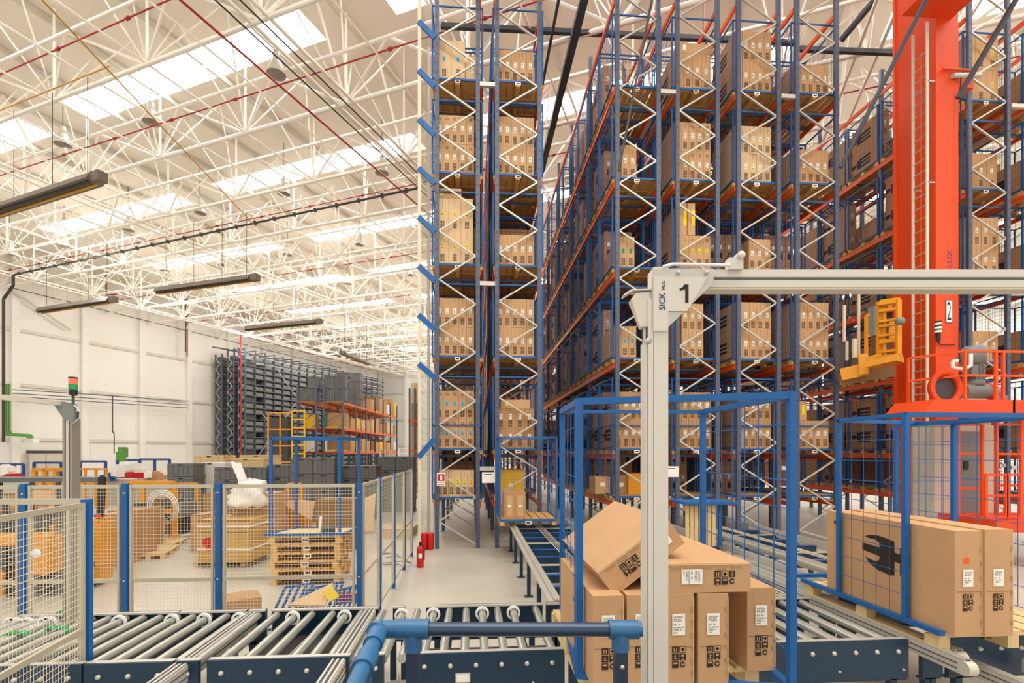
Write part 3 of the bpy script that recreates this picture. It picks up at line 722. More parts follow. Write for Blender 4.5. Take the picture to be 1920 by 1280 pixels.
# ---------------------------------------------------------------- white light curtain portal
root = empty('portal_frame', at(1232, HOR, 1.86)-V((0,0,2.4)), 'white aluminium portal frame with SICK light curtain, marked 1', 'portal frame')
ax = V((CT, -ST, 0)); ay = V((ST, CT, 0)); az = V((0,0,1))
def PB(mb, px0, px1, py0, py1, z, dz, m):   # a block on the portal, facing the camera side
    a = at(px0, py1, z); wd = (px1-px0)*z/F; ht = (py1-py0)*z/F
    p = [a, a+ax*wd, a+ax*wd+ay*dz, a+ay*dz]; mb.hexa(p+[q+az*ht for q in p], m)
c = MB(); z = 1.86
PB(c, 1226, 1253, 500, 2060, z, .085, 'aluwhite'); PB(c, 1216, 1225, 560, 2060, z, .085, 'aluwhite'); PB(c, 1210, 1214, 640, 2060, z+.01, .07, 'aluwhite'); PB(c, 1212, 1228, 560, 2060, z+.012, .06, 'dgrey'); c.build('post', root)
c = MB(); PB(c, 1226, 2500, 505, 519, z+.02, .07, 'aluwhite'); PB(c, 1226, 2500, 525, 538, z+.02, .07, 'aluwhite'); PB(c, 1226, 2500, 510, 542, z+.034, .05, 'motor'); PB(c, 1300, 2500, 538.5, 542, z+.022, .06, 'cream'); c.build('beam', root)
c = MB()
def poly(mb, pts, z, dz, m):
    a = [at(x, y, z) for x, y in pts]; b = [q+ay*dz for q in a]; n = len(a)
    mb.add(a+b, [tuple(range(n)), tuple(range(n, 2*n))[::-1]]+[(i, n+i, n+(i+1) % n, (i+1) % n) for i in range(n)][::1], m)
poly(c, [(1222,503), (1338,503), (1338,530), (1252,614), (1222,614)], z-.002, .006, 'galv'); c.build('corner_plate', root)
c = MB(); poly(c, [(1225,524),(1225,590),(1229,600),(1284,582.5),(1327,518),(1228,518)], z-.006, .004, 'white')
c2 = MB(); poly(c2, [(1225,521),(1225,620),(1253,620),(1253,583),(1288,583),(1327,519),(1228,519)], z-.007, .004, 'aluwhite')
poly(c2, [(1285,533),(1291,533),(1291,567),(1285,567)], z-.0085, .0015, 'print'); poly(c2, [(1286,533),(1286,541),(1276,545),(1274,541),(1280,538),(1283,533)], z-.0085, .0015, 'print')
text(c2, 'SICK', .03, at(1247, 581, z-.0075), az, -ax, 'sick', ext=.001, bold=.0005); text(c2, 'MLG', .016, at(1247, 543, z-.0075), az, -ax, 'print', ext=.001)
c2.build('marked_cover', root)
c = MB()
for px in (1271, 1324): c.lathe(at(px, 512, z-.002), [(.001,-.012),(.007,-.011),(.008,0)], 'galv', 10, ay)
c.build('bolt', root)
c = MB(); a, b = at(1243, 500, z), at(1262, 495, z); c.path([a, b, at(1368, 497, z)], .006, 'white', 8); PB(c, 1368, 1394, 482, 504, z, .04, 'aluwhite'); c.lathe(at(1384, 483, z+.02), [(.001,-.03),(.014,-.03),(.014,.01),(.001,.01)], 'aluwhite', 12, ay); c.build('cable_clamp', root)
c = MB(); poly(c, [(1184,560),(1192,549),(1222,546),(1222,612),(1205,612)], z+.01, .05, 'aluwhite'); poly(c, [(1184,560),(1190,552),(1196,552),(1208,612),(1200,612)], z+.005, .005, 'cream')
c.bar(at(1168,556,z+.03), at(1182,547,z+.03), .05, .006, 'aluwhite'); c.bar(at(1182,547,z+.03), at(1222,546,z+.03), .05, .006, 'aluwhite'); c.lathe(at(1214, 641, z+.02), [(.001,-.02),(.012,-.02),(.012,.03)], 'galv', 12, ay); PB(c, 1209, 1218, 611, 640, z+.02, .02, 'cream'); c.build('mirror_bracket', root)
# second portal on the left with a signal tower
z = 5.0
root = empty('portal_frame', at(126, HOR, z)-V((0,0,2.4)), 'grey aluminium portal post with triangular bracket on the left', 'portal frame')
c = MB(); PB(c, 117, 121, 784, 1300, z, .1, 'aludark'); PB(c, 123.5, 128.5, 784, 1300, z, .1, 'alu'); PB(c, 131, 135, 784, 1300, z, .1, 'aludark'); PB(c, 118, 135.5, 770, 1308, z+.01, .08, 'dgrey'); c.build('post', root)
c = MB(); poly(c, [(102,760),(116,752),(140,757),(136,792),(118,784)], z-.005, .03, 'motor'); c.build('bracket', root)
c = MB(); a, b = at(112, 756, z), at(-40, 740, z-.6); c.bar(a, b, .05, .045, 'alu'); c.bar(a+V((0,-.03,0)), b+V((0,-.03,0)), .01, .01, 'dgrey'); c.build('beam', root)
c = MB(); c.path([at(140,760,z), at(150,772,z), at(149,784,z), at(137,793,z)], .006, 'galv', 6); c.build('cable', root)
c = MB(); p = at(137, 738, z); root = empty('signal_tower', p-V((0,0,.1)), 'red and green signal tower light on top of the left portal', 'signal light')
def lens(y0, y1, m, nm, hw=7.3):
    c = MB(); a = at(137.3, y1, z); b = at(137.3, y0, z); c.tube(a, b, hw*z/F, m, 16); c.build(nm, root)
lens(707, 710, 'black', 'cap'); lens(710, 719, 'redglow', 'red_lens'); lens(720, 730, 'green', 'green_lens'); lens(731, 741, 'black', 'base', 6.5); lens(741, 757, 'dgrey', 'stem', 2.4)
# ---------------------------------------------------------------- caged pallets in the foreground
def post(mb, a, b, w_=.05, m='blue'): mb.bar(a, b, w_, w_, m, (0, 1, 0))
zf, zb_ = 3.3, 4.95
FL, FR = at(1086, HOR, 3.5), at(1484, HOR, 3.3); BL, BR = at(1054, HOR, zb_), at(1318, HOR, zb_)
root = empty('caged_pallet', V(((FL.x+FR.x)/2, (FL.y+BL.y)/2, CH)), 'large blue mesh cage on a pallet in the foreground, full of tumbled cartons', 'pallet', 'large caged pallets on the conveyor')
def zz(p, z): return V((p.x, p.y, z))
ZT = H+3.5*(848-747)/960; ZTB = H+zb_*(848-764)/960-.02; Z0 = .9
c = MB()
for p, zt in ((FL, ZT), (FR, ZT+.02), (BL, ZTB), (BR, ZTB)): post(c, zz(p, Z0-.04), zz(p, zt), .045)
c.bar(zz(FL, ZT-.02), zz(FR, ZT), .045, .045, 'blue'); c.bar(zz(BL, ZTB-.02), zz(BR, ZTB-.02), .03, .03, 'blue')
c.bar(zz(FL, ZT-.02), zz(BL, ZTB-.02), .045, .045, 'blue'); c.bar(zz(FR, ZT), zz(BR, ZTB-.02), .045, .045, 'blue')
for a, b in ((FL, BL), (BL, BR), (BR, FR), (FL, FR)): c.bar(zz(a, Z0-.02), zz(b, Z0-.02), .05, .04, 'blue')
c.build('cage_frame', root)
for a, b, nx in ((FL, BL, 5), (BR, FR, 7)):
    c = MB(); d = b-a; d.z = 0; c.grid(zz(a, Z0+.02), d, (0, 0, ZTB-Z0-.06), nx, 10, .004, 'blue', 5); c.build('mesh_panel', root)
c = MB(); pallet_mb(c, FL.x+.03, FR.x-.03, FL.y+.02, BL.y-.03, CH+.0, 'woodl'); c.build('wooden_pallet', root)
# detailed cartons
def ink_icons(mb, o, xd, yd, s, rows=3, cols=2, body='card', m='print'):
    """the grid of handling symbols: arrows, hand, umbrella, box, recycling ring"""
    o = V(o); xd = V(xd).normalized(); yd = V(yd).normalized(); n = xd.cross(yd)
    def R(x0, x1, y0, y1, mm, l):
        q = o+n*(.0008*l); mb.quad(q+xd*x0+yd*y0, q+xd*x1+yd*y0, q+xd*x1+yd*y1, q+xd*x0+yd*y1, mm)
    k = 0; g = s*1.16
    for j in range(rows):
        for i in range(cols):
            x, y = i*g, -j*g-s
            t = (j*cols+i) % 6
            if t == 5:
                for a in range(10):
                    an = a*.58+.6; R(x+s/2+math.cos(an)*s*.34-s*.1, x+s/2+math.cos(an)*s*.34+s*.1, y+s/2+math.sin(an)*s*.34-s*.1, y+s/2+math.sin(an)*s*.34+s*.1, m, 1)
                continue
            R(x, x+s, y, y+s, m, 1)
            if t == 0:
                for q in (.25, .6): R(x+s*q, x+s*(q+.13), y+s*.25, y+s*.8, body, 2)
                R(x+s*.15, x+s*.85, y+s*.1, y+s*.18, body, 2)
            elif t == 1: R(x+s*.1, x+s*.9, y+s*.1, y+s*.9, body, 2); R(x+s*.35, x+s*.65, y+s*.25, y+s*.75, m, 3); R(x+s*.2, x+s*.8, y+s*.45, y+s*.58, m, 3)
            elif t == 2: R(x+s*.45, x+s*.55, y+s*.1, y+s*.9, body, 2); R(x+s*.2, x+s*.8, y+s*.3, y+s*.38, body, 2); R(x+s*.2, x+s*.8, y+s*.62, y+s*.7, body, 2)
            elif t == 3: R(x+s*.25, x+s*.75, y+s*.55, y+s*.85, body, 2); R(x+s*.35, x+s*.65, y+s*.0, y+s*.25, body, 2)
            elif t == 4: R(x+s*.15, x+s*.85, y+s*.6, y+s*.85, body, 2)
def ship_label(mb, o, xd, yd, w_=.085, h=.14, lines=('CALIFORNIA','PX201','R03   00','BLK BROWN','ORBIS  0','E W')):
    o = V(o); xd = V(xd).normalized(); yd = V(yd).normalized(); n = xd.cross(yd)
    mb.quad(o+n*.001, o+xd*w_+n*.001, o+xd*w_+yd*h+n*.001, o+yd*h+n*.001, 'label')
    sz = [.016, .027, .017, .013, .017, .015]; y = h-.02
    for s, t in zip(sz, lines):
        s *= h/.14; y -= s*.15
        text(mb, t, s, o+xd*w_*.1+yd*(y-s*.35)+n*.0018, xd, yd, 'print', ext=.0001, squash=w_*.8/max(.001, len(t)*s*.62) if len(t) > 4 else 1); y -= s*.98
def big_carton(label, loc, w_, d, h, rot=None, horiz=False, lines=None, body='card', logo=False, sticker=False, mk=True, grp=None, lab_at=.55):
    """front face is at y=0 of its own frame, x right, z up; the frame may be turned"""
    root = empty('carton', loc, label, 'carton', grp)
    c = MB(); R = rot or Matrix.Identity(3); L = V(loc)
    b = MB(); e = .004
    b.box(0, w_, 0, d, 0, h, body)
    # a taped seam and slightly proud flaps
    if horiz: b.box(-.001, .0, 0, d, h*.49, h*.51, 'tape')
    fl = MB(); 
    def T(mb): mb.v = [tuple(R@V(v)+L) for v in mb.v]
    T(b); o = body_ = b.build('body', root)
    f = MB()
    if not horiz:
        f.box(w_*.06, w_*.94, -.003, 0, h*.42, h*.424, 'cardin'); f.box(w_-.006, w_+.001, -.004, .0, .02, h-.02, 'card3')
        for k in range(6): f.box(w_-.016-.006*(k % 2), w_-.004, -.0045, -.001, h*(.1+.14*k), h*(.12+.14*k)+.02, 'card2')
    else:
        for k in range(5): f.box(w_*(.1+.17*k), w_*(.1+.17*k)+.07, -.0045, -.001, h-.03-.008*(k % 2), h-.014, 'card2')
        f.box(.0, w_, -.003, 0, h-.012, h-.004, 'card3')
    T(f); f.build('flap', body_)
    if mk:
        s = MB()
        if horiz: ship_label(s, (w_*(.66 if rot else .22), -.0045, h*.80), (0,0,-1), (1,0,0), h*.5 if h < .25 else .1, .14, lines or ('CALIFORNIA','PX201','R03   00','BLK BROWN','ORBIS  0','E W'))
        else: ship_label(s, (w_*.28, -.0045, h*lab_at), (1,0,0), (0,0,1), .085 if w_ < .21 else .09, .14, lines or ('CALIFORNIA','PX201','R03   00','BLK BROWN','ORBIS  0','E W'))
        T(s); s.build('shipping_label', body_)
        p = MB()
        if horiz: ink_icons(p, (w_*(.24 if rot else .59), -.003, h*.74), (1,0,0), (0,0,1), .042, 2, 3, body)
        else: ink_icons(p, (w_*.28, -.003, h*(.43 if h < .7 else .4)), (1,0,0), (0,0,1), .042, 3, 2, body)
        T(p); p.build('printed_symbols', body_)
    if sticker:
        s = MB(); s.tube((w_*.42, -.0035, h*.72), (w_*.42, 0, h*.72), .028, 'orsticker', 18); T(s); s.build('round_sticker', body_)
    if logo:
        s = MB(); X = -.0025
        def P(pts): 
            # polygon on the left face: (distance from front as share of depth, height share)
            s.add([(X, d*(.66-y*.38), h*(.40+z*.41)) for y, z in pts], [tuple(range(len(pts)))], 'print')
        P([(.05,.90),(.15,.97),(.33,1.0),(.55,.97),(.69,.92),(.69,.66),(.38,.685),(.38,.80),(.30,.87),(.15,.88)])
        P([(0,.71),(.69,.66),(.69,.40),(.40,.44),(0,.51)])
        P([(.06,.34),(.16,.18),(.35,.05),(.60,0),(.69,.03),(.69,.40),(.38,.44),(.38,.34),(.30,.27),(.15,.30)])
        P([(.69,.64),(.80,.62),(.80,.38),(.69,.40)])
        P([(.80,.80),(1.0,.55),(1.0,.42),(.80,.06)])
        T(s); s.build('printed_emblem', body_)
        s = MB(); s.box(X, 0, d*.86, d*.93, h*.85, h*.885, 'black'); T(s); s.build('hand_hole', body_)
    return root
ZB = .898; hb = .59; Yc = 3.22
def bx(px): return xat(px, Yc)
G = 'cartons in the large foreground cage'
big_carton('upright PX201 carton at the left of the large cage, under the tilted one', (bx(1112), Yc, ZB), .2, 1.2, .585, grp=G)
big_carton('second upright PX201 carton, mostly hidden by the white portal post', (bx(1177), Yc+.02, ZB), .2, 1.2, .58, grp=G)
big_carton('upright PX201 carton just right of the white portal post', (bx(1243), Yc-.01, ZB), .2, 1.2, .59, grp=G)
big_carton('fourth upright PX201 carton, beside the dark gap in the large cage', (bx(1308), Yc-.01, ZB), .2, 1.2, .585, grp=G)
big_carton('rightmost upright PX201 carton in the large cage, standing apart', (xat(1401, 3.38), 3.38, ZB), .2, 1.2, .57, grp=G)
big_carton('PX201 carton lying flat across the upright ones in the cage', (bx(1240), Yc+.0, ZB+.592), .6, 1.2, .19, horiz=True, grp=G)
ang = math.radians(36)
Rt = Matrix.Rotation(-ang, 3, 'Y')
p6 = at(1152, 1118, 3.42)
big_carton('large carton tilted on top of the others against the cage', p6+V((0,0,.0)), .6, 1.3, .2, rot=Rt, horiz=True, grp=G)
c = MB(); p = at(1392, 1150, 4.0); c.cbox(V((bx(1382), Yc+.6, ZB+.06)), (.12, .7, .1), 'film'); tag(c.build('plastic_roll'), 'crumpled clear film in the gap between upright cartons', 'plastic film')
# right cage with two long cartons
XL = at(1702, HOR, 4.6).x
root = empty('caged_pallet', (XL+.7, 4.9, CH), 'blue mesh cage on a pallet holding two long cartons at the right', 'pallet', 'large caged pallets on the conveyor')
yA, yB, yC = at(1702, HOR, 4.6).y, at(1608, HOR, 5.45).y, 5.95
ZR = 2.74
def XP(px, y): return xat(px, y)
c = MB(); X0 = XL-.02; XR = X0+1.35
post(c, (X0, yA, Z0-.02), (X0, yA, ZR), .045); post(c, (X0, yB, Z0-.02), (X0, yB, ZR), .04)
post(c, (XP(1788, yC), yC, Z0), (XP(1788, yC), yC, ZR+.03), .045)
post(c, (XR, yA, Z0), (XR, yA, ZR), .045); post(c, (XR, yC, Z0), (XR, yC, ZR), .045)
for a, b in (((X0, yA, ZR), (X0, yB, ZR)), ((X0, yA, ZR), (XR, yA, ZR)), ((X0, yB, ZR), (XP(1788, yC), yC, ZR+.02)), ((XP(1788, yC), yC, ZR+.02), (XR, yC, ZR)), ((XR, yA, ZR), (XR, yC, ZR)), ((XP(1788, yC), yC, ZR+.02), (XR, yA+.1, ZR-.01))): c.bar(a, b, .04, .04, 'blue')
c.bar((X0, 3.95, Z0), (X0, 5.75, Z0), .05, .04, 'blue'); c.bar((X0, yC, Z0), (XR, yC, Z0), .05, .04, 'blue')
c.build('cage_frame', root)
c = MB(); c.grid((X0, yA+.02, Z0+.02), (0, yB-yA-.04, 0), (0, 0, ZR-Z0-.04), 5, 9, .0035, 'blue', 5); c.build('mesh_panel', root)
c = MB(); c.grid((XP(1788, yC)+.02, yC, Z0+.02), (XR-XP(1788, yC)-.04, 0, 0), (0, 0, ZR-Z0-.04), 5, 8, .0035, 'blue', 5); c.build('mesh_panel', root)
c = MB(); c.grid((XR, yA+.02, Z0+.02), (0, yC-yA-.04, 0), (0, 0, ZR-Z0-.04), 8, 9, .0035, 'blue', 5); c.build('mesh_panel', root)
c = MB(); pallet_mb(c, X0+.0, XR, 3.98, 5.7, CH+.0, 'woodl'); c.build('wooden_pallet', root)
L2 = ('JARAMA','AK051','031   05','ORG BIKE','ORBIS  1','R')
xb = max(xat(1786, 3.9), X0+.04)
big_carton('long carton with dark printed emblem and orange sticker, at the right', (xb, 3.88, .9), .24, 1.5, .86, logo=True, sticker=True, lines=L2, lab_at=.47, grp='two long cartons on the right pallet')
big_carton('long plain-sided carton at the right edge, behind the one with emblem', (xb+.245, 3.86, .9), .245, 1.5, .87, lines=L2, lab_at=.47, grp='two long cartons on the right pallet')
# stack of pallets at the right edge and caged pallet at the left lane
for k in range(3):
    c = MB(); pallet_mb(c, xat(1900, 3.9)+.05, xat(1900, 3.9)+1.2, 3.95, 4.6, CH+.0+k*.0, 'woodl') if k == 5 else None
cage2 = at(983, HOR, 12.1); 
o = copy_tree(proto); o.location = (cage2.x-PW/2, 11.15, .80); o['label'] = 'caged pallet at the end of the long lane, two taped cartons on its left'; o['group'] = 'caged pallets stored in the racks'
for i in range(2):
    c = MB(); x = cage2.x-PW/2+.1+i*.24; c.box(x, x+.235, 11.25, 12.1, .95, 1.52, 'card2'); c.box(x+.05, x+.18, 11.247, 11.25, 1.0, 1.45, 'tape'); c.box(x+.08, x+.15, 11.243, 11.247, 1.2, 1.24, 'label')
    tag(c.build('carton'), '%s of two taped cartons on the pallet at the end of the long lane' % ('left', 'right')[i], 'carton', 'two taped cartons')
for i, (px, py, lb) in enumerate(((958, 900, 'yellow-brown crate behind the taped cartons'), (1210, 920, 'large yellow box on the lowest shelf beside the portal post'), (1165, 912, 'brown box left of the large yellow one, lowest shelf'), (1130, 905, 'yellow-labelled brown box low in the rack by the aisle'))):
    p = at(px, py, 13.3+i*.1); w_ = (.7, .9, .35, .4)[i]
    c = MB(); c.box(p.x-w_/2, p.x+w_/2, p.y, p.y+.7, 1.3, (1.95, 1.85, 1.8, 1.75)[i], ('yel2', 'yellow', 'card2', 'card')[i]); c.box(p.x-.06, p.x+.06, p.y-.003, p.y, 1.5, 1.6, 'label'); tag(c.build('crate'), lb, 'crate')
# wooden crate on its side by the right lane
p = gr(1330, 1010); p = at(1335, 1000, 8.6)
root = empty('wooden_crate', (p.x, p.y, .8), 'pale wooden crate with slatted front standing behind the cage', 'crate')
a = at(1285, 985, 8.7); b = at(1345, 985, 8.7)
c = MB(); xw = b.x-a.x
for k in range(7): c.box(a.x+xw*k/7+.01, a.x+xw*(k+1)/7-.01, a.y, a.y+.03, .8, 1.5, 'woodl')
for z in (.82, 1.4): c.box(a.x, b.x, a.y+.03, a.y+.08, z, z+.1, 'wood')
c.box(a.x, b.x, a.y+.03, a.y+.7, .8, .84, 'wood'); c.build('slats', root)
c = MB(); c.box(a.x-.05, b.x+.35, a.y-.1, a.y+.5, 1.52, 1.56, 'blue'); c.box(b.x+.05, b.x+.1, a.y, a.y+.05, .8, 1.52, 'blue'); c.build('blue_base', root)
# white paper notices
for px, py, w_, lb in ((916, 895, .32, 'white sheet notice hanging between the two left racks'), (1260, 884, .32, 'white sheet notice on the rack right of the portal post')):
    p = at(px, py, 12.5); c = MB(); c.box(p.x-w_/2, p.x+w_/2, p.y-.01, p.y, p.z-.13, p.z+.13, 'label'); c.box(p.x-w_/2+.05, p.x+w_/2-.08, p.y-.012, p.y-.01, p.z+.07, p.z+.09, 'dgrey'); tag(c.build('notice'), lb, 'notice')
# fire sign and extinguishers
p = at(827, 899, 12.5); root = empty('fire_sign', p, 'red and white fire extinguisher sign on the leftmost rack upright', 'sign')
c = MB(); c.box(p.x-.1, p.x+.1, p.y-.02, p.y-.01, p.z-.14, p.z+.17, 'white'); c.box(p.x-.085, p.x+.085, p.y-.022, p.y-.02, p.z-.03, p.z+.14, 'red'); c.box(p.x-.02, p.x+.03, p.y-.024, p.y-.022, p.z-.01, p.z+.09, 'white'); c.box(p.x-.01, p.x+.02, p.y-.024, p.y-.022, p.z+.09, p.z+.12, 'white')
text(c, 'EXTINTOR', .035, (p.x-.085, p.y-.0225, p.z-.075), (1,0,0), (0,0,1), 'red'); c.box(p.x-.08, p.x+.08, p.y-.022, p.y-.02, p.z-.12, p.z-.1, 'red'); c.build('plate', root)
p = gr(788, 1063); root = empty('fire_extinguisher', p, 'red fire extinguisher standing on the floor by the side fence', 'fire extinguisher')
c = MB(); c.lathe(p, [(.001,0),(.07,0),(.075,.02),(.075,.36),(.06,.42),(.03,.45),(.025,.48),(.001,.48)], 'red', 18); c.build('cylinder', root)
c = MB(); c.cbox(p+V((0,0,.5)), (.04,.1,.05), 'black'); c.path([p+V((.02,-.03,.5)), p+V((.09,-.03,.42)), p+V((.085,-.03,.15))], .01, 'black', 6); c.build('valve', root)
c = MB(); c.box(p.x-.03, p.x+.04, p.y-.078, p.y-.07, .2, .3, 'white'); c.build('sticker', root)
for i, px in enumerate((796, 808)):
    p = gr(px, 1030); root = empty('fire_extinguisher', p, '%s red extinguisher box standing at the foot of the mesh screen' % ('left', 'right')[i], 'fire extinguisher')
    c = MB(); c.lathe(p, [(.001,0),(.075,0),(.08,.02),(.08,.38),(.06,.42),(.001,.43)], 'red', 16); c.build('cylinder', root)
# ---------------------------------------------------------------- stacker crane number 2
XM = xat(1757, 11.3)
def RB(mb, x0, x1, y0, y1, z0, z1, m): mb.box(x0, x1, y0, y1, z0, z1, m)
yN = 11.3; yFm = yN*1.0
# near face at px 1757-1797, far edge of the left face at px 1677
X0 = XM; W_ = xat(1797, yN)-XM
k = 0
yy = yN
while xat(1677, yy) < X0 and yy < 14: yy += .05
YM1 = min(yy, 12.9)
root = empty('stacker_crane', (X0+W_/2, (yN+YM1)/2, 0), 'red orange stacker crane mast number 2 with ladder and base platform', 'stacker crane')
c = MB(); RB(c, X0, X0+W_, yN, YM1, .6, 14.2, 'crane'); RB(c, X0-.03, X0, yN, yN+.06, .6, 14.2, 'crane'); RB(c, X0-.03, X0, YM1-.08, YM1, .6, 14.2, 'crane_light')
c.build('mast', root)
c = MB(); RB(c, X0-.9, X0+.35, 9.0, yN, 12.67, 13.2, 'crane'); c.hexa([(X0-.4, 10.4, 12.2), (X0+.8, 10.4, 12.2), (X0+.8, 11.2, 12.2), (X0-.4, 11.2, 12.2), (X0-.5, 10.1, 12.55), (X0+1, 10.1, 12.55), (X0+1, 11.4, 12.55), (X0-.5, 11.4, 12.55)], 'crane') if False else None
c.build('head', root)
c = MB(); z0 = 11.0; RB(c, X0+W_, X0+W_+.5, yN+.1, yN+.3, 11.15, 11.4, 'crane'); c.tube((X0+W_-.2, yN-.05, 11.3), (X0+W_+.5, yN-.05, 11.35), .06, 'galv', 10); c.tube((X0+.1, yN-.05, 11.45), (X0+W_+.4, yN-.05, 11.45), .03, 'crane', 8); c.build('top_bracket', root)
c = MB(); c.tube((X0+W_+.0, yN-.06, 11.3), (X0+W_-.05, yN-.06, 4.6), .012, 'black', 5); c.build('hoist_rope', root)
# ladder on the left face
yl0, yl1 = yN+.03, yN+.42
xl = X0-.22
lad = MB(); RB(lad, xl-.03, xl+.03, yl1-.015, yl1+.015, .9, 12.6, 'cream'); ladder = lad.build('ladder', root)
lad = MB(); RB(lad, xl-.03, xl+.03, yl0-.015, yl0+.015, .9, 12.6, 'cream'); lad.build('ladder_rail', ladder)
for k in range(40): lad = MB(); lad.tube((xl, yl0, 1.0+k*.28), (xl, yl1, 1.0+k*.28), .013, 'galv', 6); lad.build('rung', ladder)
lad = MB()
for k in range(5): lad.bar((xl, yl0, 1.6+k*2.4), (X0, yl0, 1.6+k*2.4), .03, .03, 'galv'); lad.bar((xl, yl1, 1.6+k*2.4), (X0, yl1, 1.6+k*2.4), .03, .03, 'galv')
lad.tube((xl-.02, (yl0+yl1)/2-.05, .9), (xl-.02, (yl0+yl1)/2-.05, 12), .008, 'yellow', 5)
lad.build('ladder_bracket', root)
# plate 2 and vertical lettering
pz = H+12.1*(848-583)/960; xc = X0+W_*.55
c = MB(); hw = .085; hh_ = .27
c.box(xc-hw, xc+hw, yN-.012, yN-.006, pz-hh_, pz+hh_, 'black'); c.box(xc-hw+.012, xc+hw-.012, yN-.014, yN-.012, pz-hh_+.012, pz+hh_-.012, 'white'); text(c, '2', .62, (xc-.065, yN-.0155, pz-.2), (1,0,0), (0,0,1), 'black', squash=.38); c.build('number_plate', root)
c = MB(); text(c, 'MECALUX', .19, (xc+.08, yN-.006, H+12.1*(848-549)/960), (0,0,1), (-1,0,0), 'blue2', squash=1.2); c.build('lettering', root)
c = MB(); p = V((X0-.02, yN-.05, H+12.1*(848-640)/960)); c.tube(p, p+V((0,0,.2)), .05, 'black', 12)
for k in range(3): c.tube(p+V((0,0,.2+k*.09)), p+V((0,0,.245+k*.09)), .075, 'white', 12); c.tube(p+V((0,0,.245+k*.09)), p+V((0,0,.29+k*.09)), .07, ('green', 'black', 'black')[k], 12)
c.path([p, p+V((.05,-.0,-.08)), p+V((.42,0,-.08))], .012, 'black', 6); c.build('signal_light', root)
# base platform with railing
def onz(px, py, z): return at(px, py, z)
zp = 10.4; DZ = H+zp*(848-748)/960; DL = at(1722, HOR, zp).x; DR = DL+3.6; ya, yb = at(1722, HOR, zp).y, 12.0
c = MB(); RB(c, X0+.15, DR, ya, ya+1.0, DZ-.3, DZ, 'crane'); c.hexa([(DL+.1, ya, DZ-.3), (X0+.2, ya, DZ-.3), (X0+.2, ya+1, DZ-.3), (DL+.1, ya+1, DZ-.3), (DL+.35, ya, DZ), (X0+.2, ya, DZ), (X0+.2, ya+1, DZ), (DL+.35, ya+1, DZ)], 'crane'); c.build('platform_deck', root)
c = MB()
for px, z in ((1771, 9.6), (1809, 9.6), (1868, 9.6), (1882, 9.9)):
    pass
for i, px in enumerate((1771, 1809, 1867, 1881)):
    x = xat(px, ya+.03); y = ya+.03 if i != 0 else ya+.9
    c.bar((x, y, DZ), (x, y, DZ+1.0), .05, .05, 'crane_light', (0, 1, 0))
for dz in (.5, 1.0): 
    c.bar((xat(1809, ya+.03), ya+.03, DZ+dz), (DR, ya+.03, DZ+dz), .045, .045, 'crane_light'); c.bar((xat(1809, ya+.03), ya+.03, DZ+dz), (xat(1771, ya+.03), ya+.9, DZ+dz), .045, .045, 'crane_light')
c.build('railing', root)
# motors
c = MB(); p = V((xat(1826, ya+.5), ya+.5, DZ)); 
MS = .8
c.lathe(p, [(q_[0]*MS, .35+(q_[1]-.55)*.88) for q_ in [(.001,.55),(.22,.55),(.24,.6),(.22,.66),(.2,.7),(.2,1.05),(.22,1.08),(.27,1.1),(.27,1.46),(.2,1.52),(.001,1.53)]], 'motor', 20)
for k in range(14):
    an = k*math.pi/7; c.cbox(p+V((math.cos(an)*.17, math.sin(an)*.17, .63)), (.04, .012, .3), 'motor', an)
c.cbox(p+V((-.18, -.1, .65)), (.16, .2, .24), 'motor'); c.build('hoist_motor', root)
c = MB(); q = p+V((-.3, 0, .22)); c.tube(q, q+V((.55,0,0)), .19, 'motor', 22); c.tube(q+V((.55,0,0)), q+V((.62,0,0)), .2, 'crane', 22); c.tube(q+V((.62,0,0)), q+V((.9,0,0)), .17, 'motor', 22, .1); c.cbox(q+V((.75,0,-.15)), (.3, .36, .12), 'motor'); c.cbox(q+V((.1,0,-.19)), (.6,.4,.05), 'cream'); c.build('gear_motor', root)
c = MB(); q = V((xat(1772, ya+.35), ya+.35, DZ+.28)); c.lathe(q, [(.36,-.05),(.36,.05),(.27,.05),(.27,-.05),(.36,-.05)], 'crane_light', 26, (0,1,0)); c.lathe(q, [(.27,.04),(.001,.04)], 'dgrey', 20, (0,1,0)); c.build('drum', root)
c = MB(); q = p+V((-.28,-.2,.75)); c.path([q+V((0,0,.25)), q, q+V((-.15,0,-.08)), q+V((-.4,0,-.05)), q+V((-.42,0,.08)), q+V((-.3,0,.1))], .035, 'white', 8); c.build('hose', root)
# electrical cabinet and orange cage doors below the platform
cy = 11.0
c = MB(); xa, xb_ = xat(1754, cy), xat(1790, cy); RB(c, xa, xat(1872, cy), cy+.02, cy+.6, .75, DZ-.45, 'cabinet'); c.build('cabinet', root)
c = MB(); RB(c, xat(1800, cy), xat(1836, cy), cy-.0, cy+.02, 1.0, DZ-.6, 'motor'); RB(c, xat(1806, cy), xat(1815, cy), cy-.02, cy, 2.0, 2.2, 'black'); c.build('cabinet_door', root)
def oframe(px0, px1, y0, y1, rails, dd, nm):
    c = MB(); x0, x1 = xat(px0, dd), xat(px1, dd); z0, z1 = H-dd*(y1-848)/960, H+dd*(848-y0)/960
    for x in (x0, x1): c.bar((x, dd, z0), (x, dd, z1), .055, .055, 'crane_light', (0,1,0))
    for z in [z0, z1]+[z0+(z1-z0)*r for r in rails]: c.bar((x0, dd, z), (x1, dd, z), .045, .045, 'crane')
    c.build(nm, root)
oframe(1796, 1841, 792, 975, (.3, .68), 10.2, 'cage_door'); oframe(1868, 1915, 775, 975, (.3, .62, .92), 10.0, 'cage_door'); oframe(1848, 1886, 893, 978, (.5,), 9.8, 'cage_gate'); oframe(1888, 1913, 893, 978, (.5,), 9.8, 'cage_gate')
